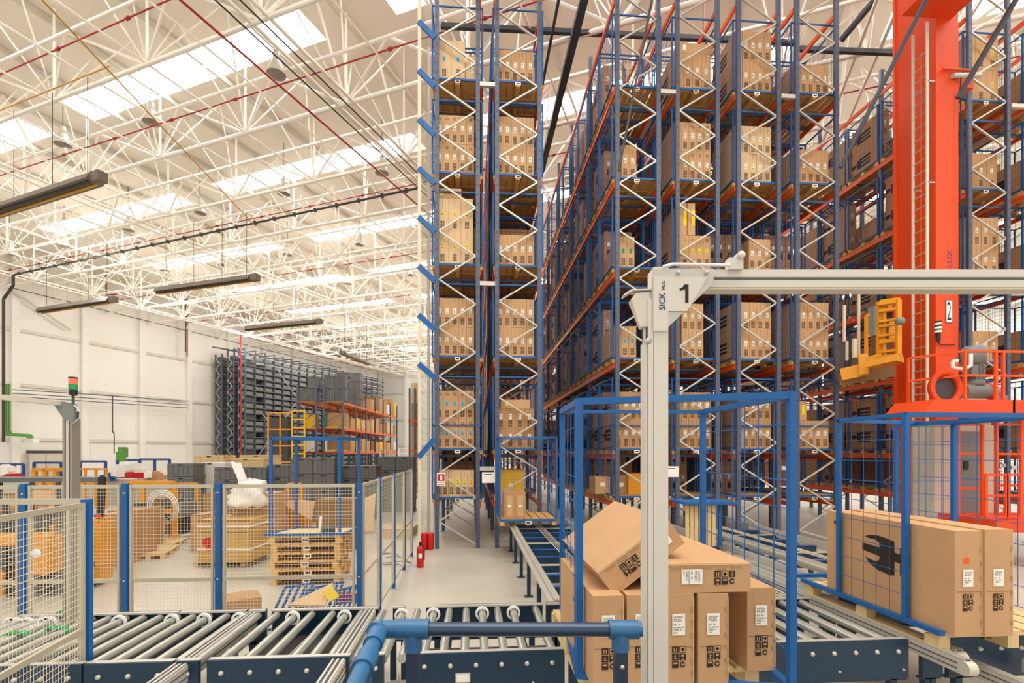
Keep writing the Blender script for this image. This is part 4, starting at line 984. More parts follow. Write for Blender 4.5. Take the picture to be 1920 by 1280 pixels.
c = MB(); RB(c, xat(1840, 10), DR, 9.7, 11.0, .75, 1.0, 'crane'); c.build('base', root)
# lifting carriage in orange yellow
yc = 11.9
root = empty('lift_carriage', (xat(1640, yc), yc, 5), 'orange-yellow lifting carriage with guard frame, left of the red mast', 'lift carriage')
def ZY(py, y=11.9): return H+y*(848-py)/960*1.03
def PZ(px, py, z): return at(px, py, z)
c = MB()
pts = [(1647, 566, 12.4), (1688, 560, 11.8), (1688, 664, 11.8), (1647, 668, 12.4)]
P = [at(*q) for q in pts]
def fr(a, b, w_=.12, m='yellow', h=.06): c.bar(at(*a), at(*b), w_, h, m, (0,1,0))
fr((1649, 566, 12.4), (1649, 668, 12.4), .14); fr((1658, 566, 12.3), (1658, 665, 12.3), .06); fr((1685, 561, 11.8), (1685, 664, 11.8), .1)
for py, hh3 in ((568, .14), (583, .08), (603, .06), (612, .05), (630, .05), (641, .1), (660, .06)): fr((1649, py, 12.35), (1685, py-5, 11.95), hh3, 'yellow', .05)
fr((1668, 566, 12.2), (1668, 584, 12.2), .1, 'yellow', .03); fr((1672, 603, 12.2), (1672, 640, 12.2), .14, 'yellow', .03)
c.build('guard_frame', root)
c = MB(); fr((1624, 591, 12.6), (1624, 670, 12.6), .06); fr((1624, 592, 12.6), (1650, 583, 12.4), .06); fr((1624, 631, 12.6), (1650, 624, 12.4), .05); c.build('railing', root)
c = MB()
b0 = [at(1612, 672, 12.7), at(1650, 664, 12.2), at(1688, 662, 11.7), at(1630, 680, 12.0)]
c.bar(at(1577, 703, 12.9), at(1625, 692, 12.6), .2, .3, 'yellow', (0,0,1)); c.bar(at(1610, 684, 12.6), at(1628, 682, 12.5), .2, .5, 'yellow'); c.bar(at(1622, 676, 12.5), at(1652, 667, 12.2), .1, .12, 'yellow'); c.bar(at(1630, 685, 12.3), at(1688, 672, 11.8), .5, .14, 'yellow'); c.bar(at(1652, 669, 12.2), at(1687, 666, 11.8), .2, .06, 'yellow')
c.build('carriage_beam', root)
c = MB(); fr((1610, 540, 12.8), (1610, 672, 12.8), .05, 'cream', .05); fr((1583, 572, 12.9), (1583, 640, 12.9), .05, 'cream', .05); fr((1588, 640, 12.9), (1588, 675, 12.9), .05, 'cream', .05); fr((1602, 635, 12.7), (1602, 670, 12.7), .08, 'cream', .08); c.build('sensor_post', root)
c = MB(); fr((1640, 575, 12.5), (1640, 630, 12.5), .2, 'motor', .2); c.build('control_box', root)
c = MB(); c.lathe(at(1687, 602, 11.6), [(.001,-.06),(.08,-.06),(.09,.06),(.001,.06)], 'motor', 12, (1,0,0)); c.build('roller_wheel', root)
c = MB(); c.lathe(at(1600, 602, 12.7), [(.001,-.05),(.05,-.04),(.06,.04),(.001,.05)], 'red', 12, (0,1,0)); c.build('lamp', root)
c = MB(); fr((1572, 712, 13.0), (1676, 694, 12.6), .3, 'cardin', .2) ; c.build('lower_beam', root)
# ---------------------------------------------------------------- left hall: grey storage rack
z0r = 52
a_c = at(460, HOR, z0r); a_c.z = 0
def sp(a, b, z=0): return a_c+E1*a-E2*b+V((0,0,z))
HT = 12.6; L = 24.0
root = empty('storage_rack', a_c, 'very tall dark grey rack of plastic totes by the left wall', 'storage rack')
wr = 7.2
c = MB()
for b in (0, .9, 1.5, 2.4, 3.2, 4.1, 4.8, 5.7, 6.3, 7.2):
    c.bar(sp(0, b), sp(0, b, HT+(.5 if b < 3 else 0)), .13, .13, 'slate' if b < 4 else 'darkrack')
c.build('end_upright', root)
for b in (.9, 2.4, 4.1, 5.7, 7.2):
    c = MB(); z = .2; s = 0
    while z < HT-.6:
        c.bar(sp(-.1, b-(.75 if s else .1), z), sp(-.1, b-(.1 if s else .75), z+.6), .06, .06, 'galv'); z += .6; s = 1-s
    c.build('brace', root)
c = MB()
for k in range(20): c.bar(sp(k*1.25, 0), sp(k*1.25, 0, HT+.3), .1, .1, 'darkrack'); c.bar(sp(k*1.25-.0, -.1, HT+.3), sp(k*1.25, 2.2, HT+.3), .07, .1, 'darkrack')
for b in (3, 5.5): c.bar(sp(-1.2, b, HT+.5), sp(1.5, b-.5, HT+.45), .3, .1, 'darkrack')
c.build('side_upright', root)
NL = 20
c = MB()
for j in range(NL+1): c.bar(sp(0, 0, .3+j*.61), sp(L, 0, .3+j*.61), .14, .1, 'darkrack')
c.build('shelf_beam', root)
c = MB()
for (a0, z0, a1, z1) in ((4, 11.5, 9, 6.5), (9, 6.5, 4, 1.5), (2, 6.5, 7, 1.5), (1, 1.5, 8, 9.5)): c.bar(sp(a0, -.12, z0), sp(a1, -.12, z1), .05, .05, 'galv')
c.build('diagonal_tie', root)
c = MB(); hb_ = MB()
for b in (.2, 1.65, 3.4, 5.0, 6.5):
    for j in range(NL): c.hexa([sp(.3, b+.15, .4+j*.61), sp(1.6, b+.15, .4+j*.61), sp(1.6, b+.8, .4+j*.61), sp(.3, b+.8, .4+j*.61), sp(.3, b+.15, .82+j*.61), sp(1.6, b+.15, .82+j*.61), sp(1.6, b+.8, .82+j*.61), sp(.3, b+.8, .82+j*.61)], 'grey')
for b in range(7): c.hexa([sp(2, b+.1), sp(L, b+.1), sp(L, b+.9), sp(2, b+.9), sp(2, b+.1, HT-.6), sp(L, b+.1, HT-.6), sp(L, b+.9, HT-.6), sp(2, b+.9, HT-.6)], 'dgrey') if b > 1 else None
c.build('tote_row', root)['kind'] = 'stuff'
pr = MB(); 
def tote(mb, a, z): 
    mb.hexa([sp(a+.08, .1, z), sp(a+1.1, .1, z), sp(a+1.1, .7, z), sp(a+.08, .7, z), sp(a+.08, .1, z+.36), sp(a+1.1, .1, z+.36), sp(a+1.1, .7, z+.36), sp(a+.08, .7, z+.36)], 'motor')
tote(pr, 0, 0); pt = pr.build('plastic_tote', loc=sp(0, 0, 0)); n = 0
gl = 'light grey plastic tote in the long side of the tall grey rack'
rest = MB()
for k in range(19):
    for j in range(NL):
        if k < 2 and j % 3 == 0: continue
        if n < 298:
            o = pt if n == 0 else pt.copy()
            if n: COL.objects.link(o)
            o.location = sp(k*1.25, 0, .36+j*.61); tag(o, 'light grey tote, %s shelf from floor, %s column from front, tall grey rack' % (ORD[j], ORD[k]), 'tote', 'totes in the tall grey rack'); n += 1
        else: tote(rest, k*1.25, .36+j*.61)
tag(rest.build('plastic_totes', loc=(0,0,0)), 'remaining grey totes toward the far end of the tall rack', 'totes', kind='stuff')
c = MB(); c.path([sp(-.4, .15, 0), sp(-.4, .15, HT+2)], .07, 'sprinkler'); tag(c.build('red_pipe'), 'vertical red pipe standing in front of the tall grey rack', 'pipe')
# ---------------------------------------------------------------- orange pallet rack in the middle distance
zr = 36; 
FWD = V((ST, CT, 0)); RGT = V((CT, -ST, 0))
o0 = at(558, HOR, zr); o0.z = 0
def mp(x, y, z=0): return o0+RGT*x+FWD*y+V((0,0,z))
def mbox(mb, x0, x1, y0, y1, z0, z1, m):
    mb.hexa([mp(x0,y0,z0), mp(x1,y0,z0), mp(x1,y1,z0), mp(x0,y1,z0), mp(x0,y0,z1), mp(x1,y0,z1), mp(x1,y1,z1), mp(x0,y1,z1)], m)
for s, (x0, x1) in enumerate(((0, 1.3), (1.85, 3.2))):
    root = empty('pallet_rack', mp(x0, 0), '%s half of the middle pallet rack with orange beams, below grey crates' % ('left', 'right')[s], 'pallet rack', 'middle pallet rack')
    for k in range(7):
        c = MB(); y = k*2.8
        for x in (x0, x1): c.bar(mp(x, y), mp(x, y, 7.2), .11, .1, 'slate', FWD)
        for j in range(5): c.bar(mp(x0, y, .8+j*1.2), mp(x1, y, 1.6+j*1.2 if j % 2 else .8+(j+1)*1.2), .04, .04, 'slate', FWD)
        c.build('upright_frame', root)
    for z in (2.45, 4.1, 5.95):
        for x in (x0, x1):
            c = MB(); mbox(c, x-.04, x+.04, 0, 16.8, z-.14, z, 'orange'); c.build('beam', root)
        c = MB(); mbox(c, x0, x1, .0, 16.8, z, z+.03, 'wood'); c.build('deck', root)
# loads of the middle rack: grey crates
def crate(cx, cy, cz, w_, d, h, lb, m='grey', rz=0, grp='grey plastic crates', nm='plastic_crate', cat='crate'):
    c = MB(); R = Matrix.Rotation(rz, 3, 'Z')
    base = V((cx, cy, cz))
    def bx_(x0, x1, y0, y1, z0, z1, mm):
        c.hexa([base+R@V(q) for q in ((x0,y0,z0),(x1,y0,z0),(x1,y1,z0),(x0,y1,z0),(x0,y0,z1),(x1,y0,z1),(x1,y1,z1),(x0,y1,z1))], mm)
    bx_(-w_/2+.02, w_/2-.02, -d/2+.02, d/2-.02, 0, h-.02, m); bx_(-w_/2, w_/2, -d/2, d/2, h-.08, h, m); bx_(-w_/2, w_/2, -d/2, d/2, 0, .05, m)
    for k in range(6):
        x = -w_/2+w_*k/5; bx_(max(-w_/2, x-.015), min(w_/2, x+.015), -d/2, -d/2+.02, .05, h-.08, m)
    bx_(-.09, .09, -d/2-.002, -d/2+.02, h-.075, h-.03, 'black')
    return tag(c.build(nm), lb, cat, grp)
i = 0
q = MB(); a = at(-20, HOR, 23.4); b = at(345, HOR, 24); q.hexa([a+V((0,0,-2.4)), b+V((0,0,-2.4)), b+V((0,1.2,-2.4)), a+V((0,1.2,-2.4)), a+V((0,0,-1.25)), b+V((0,0,-1.25)), b+V((0,1.2,-1.25)), a+V((0,1.2,-1.25))], 'galv'); tag(q.build('packing_bench'), 'long low packing bench under the heaps of parts at the far left', 'bench')
def ms(px0, px1, pyt, pyb, z, rows, cols, lb, m='grey', d=.8, grp='grey crates on the middle rack', base=None, cat='crate', nm='plastic_crate'):
    a, b = at(px0, HOR, z), at(px1, HOR, z); Wd = (b-a).length/cols; zb = H-z*(pyb-848)/960 if base is None else base; zt = H-z*(pyt-848)/960; hh = (zt-zb)/rows
    for r in range(rows):
        for q in range(cols):
            p = a+(b-a)*((q+.5)/cols)+FWD*(d/2)
            l2 = lb if rows*cols == 1 else lb+', '+('%s row up' % ORD[r] if rows > 1 else 'in its row')+(', %s from left' % ORD[q] if cols > 1 else '')
            crate(p.x, p.y, zb+r*hh, Wd*.97, d, hh*.97, l2, m, -TH, grp, nm, cat)
ms(560, 594, 728, 752, 36.2, 1, 2, 'grey crate on left top shelf of middle rack')
ms(577, 597, 705, 728, 36.2, 1, 1, 'single grey crate stacked at upper left of the middle rack')
ms(607, 647, 703, 752, 36.2, 2, 2, 'grey crate on right top shelf of middle rack')
ms(628, 655, 697, 706, 38, 1, 1, 'topmost grey crate behind the right stack of the middle rack')
ms(655, 676, 698, 763, 41, 4, 1, 'grey crate banded with white straps, behind the top stacks')
0 and ms(688, 702, 722, 775, 44, 2, 1, 'brown wrapped load on the top of the middle rack', 'card2', 1, 'brown loads on the middle rack', nm='carton_load', cat='carton')
0 and ms(704, 718, 722, 778, 49, 2, 1, 'brown wrapped load further back on the middle rack', 'card2', 1, 'brown loads on the middle rack', nm='carton_load', cat='carton')
0 and ms(722, 731, 752, 785, 52, 1, 1, 'reddish far load on the middle rack', 'card', 1, 'brown loads on the middle rack', nm='carton_load', cat='carton')
rr = random.Random(4)
for li, (z, zn) in enumerate(((.02, 'floor'), (2.48, 'lower shelf'), (4.13, 'upper shelf'), (5.98, 'top'))):
    for k in range(12):
        y = .25+k*1.38
        if li == 3 and y < 6.5: continue
        w1 = rr.uniform(.85, 1.15); hh = rr.uniform(.75, 1.25) if li < 3 else rr.uniform(.9, 2.0); m = rr.choice(['card', 'card2', 'card3', 'card', 'yel2', 'film', 'cardin'])
        nmz = {'card':'brown carton','card2':'dark brown carton','card3':'pale carton','yel2':'yellow-brown carton','film':'white wrapped','cardin':'dark carton'}[m]
        q = mp(2.55, y+w1/2, z); q0 = MB(); mbox(q0, 1.95, 3.2, y, y+w1, z, z+.13, 'wood'); mbox(q0, 2.0, 3.22, y+.03, y+w1-.03, z+.13, z+hh, m); mbox(q0, 2.0, 3.21, y+w1*.48, y+w1*.5, z+.13, z+hh+.002, 'tape')
        tag(q0.build('pallet_load'), '%s load, %s of the middle rack, %s place from front' % (nmz, zn, ORD[k]), 'pallet load', 'loads on the middle rack')
for k, (p0, p1, yt, yb_) in enumerate(((572, 590, 820, 842), (608, 632, 818, 846), (572, 592, 776, 800), (610, 625, 778, 800))):
    ms(p0, p1, yt, yb_, 36.5, 1, 1, '%s in the front bay of the middle rack, %s' % (('white bundle', 'white bundle', 'green and yellow machine parts', 'mixed parts')[k], ('lower left', 'lower right', 'upper left', 'upper right')[k]), ('film', 'white', 'yel2', 'green')[k], .8, 'bundles in the middle rack', base=(2.48 if k < 2 else 4.13), nm='parts_bundle', cat='bundle')
# orange and yellow guard frames beside the rack
def frame3(px0, px1, py0, py1, z, m, lb, nm='machine_guard', cols=2, rows=2, t=.09, cat='guard frame', grp=None):
    c = MB(); 
    for k in range(cols+1): x = px0+(px1-px0)*k/cols; c.bar(at(x, max(py1, HOR+H*F/z), z), at(x, py0, z), t, t, m, FWD)
    for k in range(rows+1): y = py0+(py1-py0)*k/rows; c.bar(at(px0, y, z), at(px1, y, z), t, t, m)
    return tag(c.build(nm), lb, cat, grp)
frame3(503, 548, 774, 866, 35, 'yellow', 'tall orange guard frame left of the middle rack', rows=3)
frame3(548, 571, 770, 866, 34, 'yel2', 'yellow guard frame between the orange one and the middle rack', cols=1, rows=6)
c = MB(); q = at(527, 820, 36); c.cbox((q.x, q.y, 2.4), (1.4, 1, 4.8), 'dgrey', -TH); tag(c.build('machine'), 'dark machine standing behind the tall orange guard frame', 'machine')
# rack on the far right side of the hall end
c = MB()
for px in (768, 778): c.bar(at(px, 924.8, 30), at(px, 728, 30), .1, .1, 'slate', FWD)
for py in (790, 845): c.bar(at(766, py, 30), at(790, py, 30), .1, .12, 'orange')
tag(c.build('rack_end'), 'narrow rack end with tall rolls beside the mesh screen', 'pallet rack')
for k, (y0, y1, m) in enumerate(((719, 757, 'card3'), (758, 801, 'card2'), (802, 924, 'card'))):
    c = MB(); c.tube(at(780, y1, 30.4), at(780, y0, 30.4), .3, m, 16); tag(c.build('paper_roll'), '%s brown roll standing beside the mesh screen' % ('topmost', 'middle', 'lowest')[k], 'roll', 'brown rolls')
frame3(713, 731, 843, 868, 34, 'galv', 'small metal trolley frame right of the middle rack', 'trolley', 2, 1, .06, 'trolley')
frame3(748, 766, 840, 860, 34, 'white', 'white trolley behind the grey crates', 'trolley', 1, 2, .08, 'trolley')
# grey crates behind the fence
ms(313, 362, 868, 905, 19, 4, 1, 'grey crate left of the wrapped stack', base=0, grp='grey crates behind the fence', m='grey')
ms(401, 500, 875, 930, 19, 4, 2, 'grey crate below the hanging white sheet', base=0, grp='grey crates behind the fence')
ms(500, 541, 870, 930, 19.3, 4, 1, 'grey crate with white label left of the blue cage', base=0, grp='grey crates behind the fence')
ms(543, 627, 857, 945, 17.5, 4, 2, 'grey crate seen through blue cage', base=0, grp='grey crates behind the fence')
ms(632, 705, 872, 930, 18.5, 4, 2, 'grey crate right of the blue cage', base=0, grp='grey crates behind the fence')
ms(707, 775, 855, 910, 20.5, 4, 2, 'grey crate near the side fence', base=0, grp='grey crates behind the fence')
# wrapped stacks
for k, (p0, p1, yt, yb_, z) in enumerate(((363, 420, 850, 862, 21.6), (363, 422, 864, 957.8, 20), (424, 495, 856, 873, 22), (448, 512, 850, 856, 24))):
    ms(p0, p1, yt, yb_, z, 1, 1, 'pale %s behind the fence, %s of the group' % (('wooden pallet load', 'film-wrapped stack', 'wooden pallet load', 'wooden pallet load')[k], ORD[k]), ('woodl', 'film', 'woodl', 'woodl')[k], 1.0, 'pale wrapped loads', base=0 if k != 1 else None, nm='wrapped_load', cat='wrapped load')
# blue safety frames in the distance
for k, (p0, p1, y0, y1, z, cl) in enumerate(((-6, 44, 870, 905, 25, 3), (64, 115, 867, 900, 26, 1), (139, 150, 868, 900, 24, 1), (150, 198, 865, 905, 26, 1), (220, 262, 862, 905, 25, 1), (262, 318, 861, 905, 27, 2))):
    frame3(p0, p1, y0, y1, z, 'blue2', 'low blue safety frame in the distance, %s from the left' % ORD[k], 'safety_frame', cl, 1, .1, 'safety frame', 'distant blue safety frames')
frame3(65, 125, 880, 905, 22, 'yellow', 'yellow frame behind the grey belt at left', 'safety_frame', 3, 1, .15, 'safety frame')
frame3(140, 200, 879, 905, 22, 'yellow', 'yellow guard with green box left of the red bundle', 'safety_frame', 3, 1, .08, 'safety frame')
for k, (px, py, w_, h_, m) in enumerate(((232, 882, 1.0, .6, 'white'), (248, 890, .8, .5, 'redglow'), (256, 878, .9, .6, 'film'), (270, 889, .6, .5, 'white'), (18, 893, .7, .3, 'red'), (210, 893, .8, .4, 'blue'), (226, 855, .4, .8, 'pipegreen'), (300, 890, 1.0, .6, 'card'), (345, 880, .9, .5, 'yellow'), (15, 880, .5, .5, 'white'), (285, 893, .6, .5, 'blue2'))):
    p = at(px, py, 23+k*.15); c = MB(); m = 'red' if m == 'redglow' else m
    for q in range(4): c.cbox(p+V((random.uniform(-w_, w_)*.3, 0, random.uniform(-h_, h_)*.3)), (w_*.5, .5, h_*.5), m, random.uniform(0, 1))
    tag(c.build('parts_heap'), '%s heap of parts on the far packing tables, %s from the left' % ({'white':'white','red':'red','film':'wrapped','blue':'blue','pipegreen':'green','card':'brown','yellow':'yellow','blue2':'dark blue'}[m], ORD[sorted([232,248,256,270,18,210,226,300,345,15,285]).index(px)]), 'heap', 'heaps on the packing tables')
c = MB(); c.hexa([at(-60,905,17), at(208,903,19), at(205,903,20), at(-60,905,18), at(-60,896,17), at(205,895,19), at(150,893,20), at(-60,893,18)], 'grey'); 
for px in (0, 60, 110): c.bar(at(px, 903, 17.6), at(px, 1000, 17.6), .1, .1, 'dgrey', FWD)
tag(c.build('packing_table'), 'long grey table top running along the far side of the back fence', 'table')
# orange frames, cable coils
frame3(243, 328, 905, 1012, 13.5, 'yellow', 'orange-yellow storage frame behind the fence with dark boxes inside', 'goods_trolley', 1, 2, .11, 'frame')
frame3(268, 370, 908, 1005, 15, 'yellow', 'second orange frame behind the first one', 'goods_trolley', 2, 1, .1, 'frame')
c = MB()
for k in range(14):
    px = 272+(k % 7)*13; py = 950+(k//7)*36
    c.cbox(at(px, py, 14.4)+V((0,0,random.uniform(-.1,.1))), (.24, .6, .4), ('dgrey','black','grey','cardin')[k % 4], random.uniform(-.1,.1))
tag(c.build('dark_machine_parts'), 'dark machine parts piled inside the orange frame', 'machine parts', kind='stuff')
c = MB()
for r in (.32, .38, .44): c.lathe(at(305, 950, 13.2), [(r-.01,0),(r+.01,.0),(r+.01,.02),(r-.01,.02),(r-.01,0)], 'white', 24, (.2,1,.1))
tag(c.build('cable_coil'), 'coil of white cable hanging on the orange frame', 'cable coil')
# tall cartons at left
def fb(px0, px1, pyt, pyb, lb, m='card', d=.9, rz=0, nm='carton', cat='carton', grp=None, base=0, extra=None, z=None):
    """carton standing on the floor, its near bottom edge at pyb"""
    g0 = at(px0, HOR, z) if z else atZ(px0, pyb, base); zc = z or (H-base)*F/(pyb-848)
    a, b = at(px0, HOR, zc), at(px1, HOR, zc); ht = H-zc*(pyt-848)/960-base
    w_ = (b-a).length; root = MB(); R = Matrix.Rotation(-TH+rz, 3, 'Z'); o = V((a.x, a.y, base))
    def B(x0, x1, y0, y1, z0, z1, mm): root.hexa([o+R@V(q) for q in ((x0,y0,z0),(x1,y0,z0),(x1,y1,z0),(x0,y1,z0),(x0,y0,z1),(x1,y0,z1),(x1,y1,z1),(x0,y1,z1))], mm)
    B(0, w_, 0, d, 0, ht, m); B(-.004, w_+.004, -.004, .0, ht*.97, ht, 'cardin')
    if extra: extra(B, w_, ht, d)
    return tag(root.build(nm), lb, cat, grp)
fb(176, 202, 965, 1068, 'tall brown carton beside the yellow stacker', d=.8, grp='tall cartons behind the fence')
fb(203, 246, 958, 1056, 'tall brown carton right of the stacker, against the second blue post', 'card2', .8, grp='tall cartons behind the fence')
fb(244, 272, 955, 1036, 'slim brown carton just right of the blue fence post', 'card2', .7, grp='tall cartons behind the fence', z=12.2)
def palf(px0, px1, py, lb, d=.9, h=.13, rz=0, base=0, m='woodl', grp='loose wooden pallets'):
    zc = (H-base)*F/(py-848); a, b = at(px0, HOR, zc), at(px1, HOR, zc); c = MB(); w_ = (b-a).length
    pallet_mb(c, 0, w_, 0, d, 0, m, h); R = Matrix.Rotation(-TH+rz, 3, 'Z'); c.v = [tuple(R@V(v)+V((a.x, a.y, base))) for v in c.v]
    return tag(c.build('wooden_pallet'), lb, 'pallet', grp)
palf(243, 300, 1052, 'wooden pallet lying on the floor right of the tall cartons', 1.2, rz=.35)
palf(270, 318, 1032, 'second wooden pallet on the floor under the orange frame', 1.0, rz=.25)
# strapped load
def straps(B, w_, h_, d):
    for z in (.83, .28): B(-.02, w_+.02, -.02, d+.02, h_*z, h_*z+.03, 'white')
    B(w_*.16, w_*.3, -.012, -.004, h_*.25, h_*.6, 'red'); B(w_*.1, w_*.16, -.012, -.004, h_*.4, h_*.55, 'red'); B(w_*.02, w_*.98, -.01, -.004, h_*.7, h_*.72, 'cardin')
fb(371, 468, 975, 1053, 'yellow-brown crate bound with loose white straps on a pallet', 'yel2', 1.0, base=.13, extra=straps, nm='strapped_crate', cat='crate')
bpy.data.objects['strapped_crate'].data.materials[0] = mat('strawcard', '#c9a055', .7, noise=.08, scale=3)
palf(362, 460, 1062, 'wooden pallet under the strapped yellow-brown crate', 1.1, .12)
fb(357, 380, 965, 1038, 'brown carton left of the strapped crate', 'card', .8, grp='cartons round the strapped crate', z=12.3)
fb(470, 512, 925, 1020, 'tall brown carton right of the strapped crate', 'card', .8, grp='cartons round the strapped crate', z=12.2)
fb(380, 402, 925, 975, 'brown carton behind the strapped crate', 'card2', .8, grp='cartons round the strapped crate', z=15, base=.0)
# carton with white plastic bag
zt = 11.4; c = MB(); c.cbox(at(458, 956, zt)+V((0,.3,0)), (.62, .5, .42), 'card', .1); tag(c.build('carton'), 'small carton on the strapped crate, under the white plastic bag', 'carton')
c = MB(); ctr = at(462, 925, zt); n1, n2 = 14, 9; vs = []
for j in range(n2+1):
    for i in range(n1):
        t = 2*math.pi*i/n1; v = j/n2; r = (.46-.2*v)*(1+.16*math.sin(3*t+j)+.08*math.sin(7*t+2*j)) if 0 < j < n2 else .3*(j == 0)+.02
        vs.append(ctr+V((math.cos(t)*r+v*.12, math.sin(t)*r*.7, -.3+v*.62+.04*math.sin(5*t+j))))
c.add(vs, [(j*n1+i, j*n1+(i+1) % n1, (j+1)*n1+(i+1) % n1, (j+1)*n1+i) for j in range(n2) for i in range(n1)], 'film', True)
tag(c.build('plastic_bag'), 'crumpled white plastic bag draped over the carton on the strapped crate', 'plastic bag')
c = MB(); c.bar(at(444, 868, 18.3), at(458, 905, 17.6), .25, .05, 'film'); c.bar(at(436, 866, 18.3), at(452, 904, 17.6), .12, .04, 'white'); tag(c.build('white_sheet'), 'white sheet hanging down in front of the grey crates', 'sheet')
# stack of pallets with a blue cage on top
zs = 9.2; a = at(505, HOR, zs); b = at(637, HOR, zs); wd = (b-a).length
for k in range(6):
    c = MB(); pallet_mb(c, 0, wd-(.06 if k < 5 else 0), 0, .85, 0, 'wood', .148); e = .03*math.sin(k*2.3)
    c.box(wd/2-.06, wd/2+.06, -.006, -.001, .045, .115, 'label'); c.box(wd/2-.045, wd/2+.045, -.008, -.006, .06, .1, 'print')
    R = Matrix.Rotation(-TH*0+.0, 3, 'Z'); c.v = [tuple(R@V(v)+V((a.x+.02+e, a.y-.0, k*.15))) for v in c.v]
    tag(c.build('wooden_pallet'), 'wooden pallet with white tag in the fenced stack, %s from the floor' % ORD[k], 'pallet', 'pallet stack behind the fence')
root = empty('pallet_cage', (a.x+wd/2, a.y+.4, .9), 'empty blue cage frame standing on the pallet stack behind the fence', 'cage')
c = MB(); zc0 = .91; zc1 = 2.66; xs0, xs1 = a.x-.08, a.x+wd+.02; y0, y1 = a.y, a.y+.8
for (x, y) in ((xs0+.1, y0+.02), (xs1-.06, y0+.02), (xs0+.28, y1), (xs1+.12, y1)): c.bar((x, y, zc0), (x, y, zc1), .05, .05, 'blue', (0,1,0))
for p, q in (((xs0+.1, y0+.02), (xs1-.06, y0+.02)), ((xs0+.28, y1), (xs1+.12, y1)), ((xs0+.1, y0+.02), (xs0+.28, y1)), ((xs1-.06, y0+.02), (xs1+.12, y1))): c.bar((p[0], p[1], zc1), (q[0], q[1], zc1), .05, .05, 'blue')
for p, q in (((xs0, y0), (xs1, y0)), ((xs0+.28, y1), (xs1+.12, y1)), ((xs0, y0), (xs0+.28, y1)), ((xs1, y0), (xs1+.12, y1))): c.bar((p[0], p[1], zc0+.01), (q[0], q[1], zc0+.01), .04, .035, 'blue')
c.build('cage_frame', root)
c = MB(); c.hexa([V(q) for q in ((xs0+.05, y0+.03, .9), (xs1-.03, y0+.03, .9), (xs1+.05, y1-.03, .9), (xs0+.25, y1-.03, .9), (xs0+.05, y0+.03, .92), (xs1-.03, y0+.03, .92), (xs1+.05, y1-.03, .92), (xs0+.25, y1-.03, .92))], 'woodl'); c.build('board', root)
c = MB(); c.cbox(at(615, 994, 9.4), (.25, .15, .1), 'dgrey', .3); c.bar(at(600, 992, 9.5), at(602, 968, 9.5), .04, .04, 'white'); tag(c.build('metal_clamp'), 'grey metal clamp lying on top of the pallet stack', 'clamp')
# scattered packing things
fb(592, 660, 937, 1034, 'big brown box of scrap behind the pallet stack', 'cardin', .8, nm='scrap_box', z=12.4)
def board(pts, m, lb, t=.03, nm='cardboard_sheet', cat='cardboard'):
    P = [at(*q) for q in pts]; n = (P[1]-P[0]).cross(P[2]-P[0]).normalized()*t; c = MB(); c.hexa(P+[p+n for p in P], m); return tag(c.build(nm), lb, cat)
board([(652,995,15.4),(668,993,15.4),(662,940,16),(640,942,16)], 'card3', 'pale cardboard sheet leaning behind the cage on the pallet stack')
board([(672,997,15.1),(700,996,15.1),(705,925,15.7),(672,940,15.7)], 'card3', 'big cardboard sheet leaning behind the corner fence post')
board([(520,940,13),(560,936,13),(590,940,13),(585,975,12.6)], 'card', 'torn cardboard sheet lying on the yellow bin')
fb(538, 570, 945, 998, 'yellow bin with tall orange frame behind the pallet stack', 'yellow', .6, nm='yellow_bin', cat='bin', z=13.5)
frame3(540, 565, 908, 960, 13.3, 'yellow', 'orange frame rising from the yellow bin', 'goods_trolley', 1, 1, .08, 'frame')
fb(705, 770, 992, 1008, 'low pile of flat boards on the floor beyond the side fence', 'woodl', 1.2, nm='board_pile', cat='boards', base=0)
c = MB()
for k in range(7):
    p = gr(705+random.uniform(0, 45), 1035+random.uniform(0, 30)); c.path([p+V((0,0,.01)), p+V((.25,.1,.01)), p+V((.4,-.1,.01))], .008, 'black', 4)
tag(c.build('loose_straps'), 'thin black straps lying loose on the floor beyond the side fence', 'straps', kind='stuff')
# collapsed blue cages on the floor just behind the conveyor
for k, (px, py, n_, rz) in enumerate(((497, 1135, 4, .3), (545, 1138, 6, .6), (600, 1138, 5, .7))):
    c = MB(); p = atZ(px, py, .35)
    R = Matrix.Rotation(rz, 3, 'Z')
    for i in range(n_+1): c.bar(p+R@V((i*.09, i*.02, -.33)), p+R@V((i*.09+.25, .1+i*.02, .2-.03*k)), .03, .03, 'blue', (1,0,0))
    c.bar(p+R@V((0, 0, -.33)), p+R@V((n_*.09, n_*.02, -.33)), .03, .03, 'blue'); c.bar(p+R@V((.25, .1, .2-.03*k)), p+R@V((n_*.09+.25, .1+n_*.02, .2-.03*k)), .03, .03, 'blue')
    tag(c.build('folded_cage'), '%s folded blue cage panel heaped behind the conveyor' % ('left', 'middle', 'right')[k], 'cage', 'folded blue cages on the floor')
board([(540,1137,6.75),(610,1137,6.75),(625,1095,7.1),(560,1125,7.1)], 'card3', 'sloping cardboard flap of an open carton behind the conveyor')
board([(604,1110,6.8),(617,1128,6.8),(636,1118,6.9),(622,1098,6.9)], 'lab_y', 'yellow printed sheet on the open carton behind the conveyor', .01, 'paper_sheet', 'paper')
c = MB(); c.cbox(atZ(647, 1120, .25), (.3, .2, .12), 'red', .4); tag(c.build('red_container'), 'small red container among the folded blue cages', 'container')
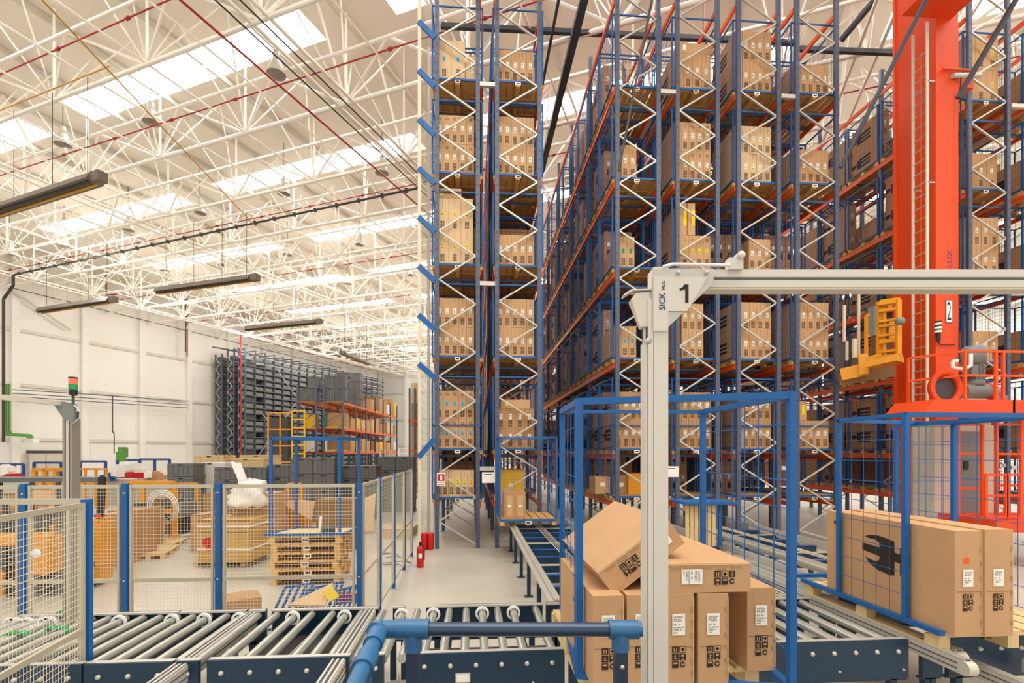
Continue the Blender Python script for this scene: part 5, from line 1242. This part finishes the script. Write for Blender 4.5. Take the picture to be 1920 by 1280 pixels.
c = MB(); c.cbox(atZ(450, 1136, .2), (.5, .5, .3), 'card2', .5); tag(c.build('carton'), 'low brown carton end poking above the conveyor left of the folded cages', 'carton')
# yellow pallet stacker at left
p = gr(150, 1115); p = at(184, HOR, 9.3); p.z = 0
root = empty('pallet_stacker', p, 'yellow pallet stacker truck with black mast behind the near fence', 'pallet stacker')
c = MB(); c.cbox(p+V((-.25,0,.75)), (.75, .55, .75), 'yellow', .2); c.cbox(p+V((-.25,0,1.15)), (.65, .5, .1), 'yellow', .2); c.cbox(p+V((-.25,0,.22)), (.7, .5, .3), 'yellow', .2); c.build('body', root)
c = MB(); c.cbox(p+V((-.25,-.29,.42)), (.7, .02, .07), 'black', .2); c.cbox(p+V((-.3,-.02,.06)), (.5, .45, .12), 'black', .2); c.build('bumper', root)
c = MB(); c.bar(p+V((0,.05,1.15)), p+V((0,.1,1.95)), .07, .1, 'black', (1,0,0)); c.build('tiller', root)
c = MB(); c.lathe(p+V((0,0,1.22)), [(.001,.06),(.04,.05),(.06,0),(.001,0)], 'red', 12); c.build('stop_button', root)
c = MB()
for k, (px, py, w_, h_, m) in enumerate(((20, 1010, .7, .12, 'yellow'), (95, 1035, .28, .6, 'yellow'), (8, 1090, .4, .5, 'yellow'), (60, 1012, .8, .08, 'yel2'), (130, 1085, .3, .25, 'yellow'), (45, 960, .5, .3, 'card2'), (110, 965, .4, .35, 'card'))):
    c.cbox(at(px, py, 8.2+k*.3), (w_, .6, h_), m, .1)
c.cbox(at(75, 985, 9.2), (1.4, .5, .5), 'dgrey'); c.cbox(at(50, 1060, 9), (2.0, .6, 1.0), 'dgrey'); c.cbox(at(40, 1110, 8.8), (2.0, .5, .5), 'black')
for px in (10, 60, 110, 140): c.bar(at(px, 1130, 8.6), at(px, 940, 8.6), .07, .07, 'dgrey', (0,1,0))
tag(c.build('filling_machine'), 'yellow and dark machine at the far left behind the mesh fences', 'machine')
fb(8, 40, 925, 990, 'brown carton on the left behind the back fence', 'card2', .6, z=10.5, base=0)
fb(62, 95, 912, 940, 'brown board with white notice above the left machine', 'card3', .1, z=10, base=0, nm='notice_board', cat='board')
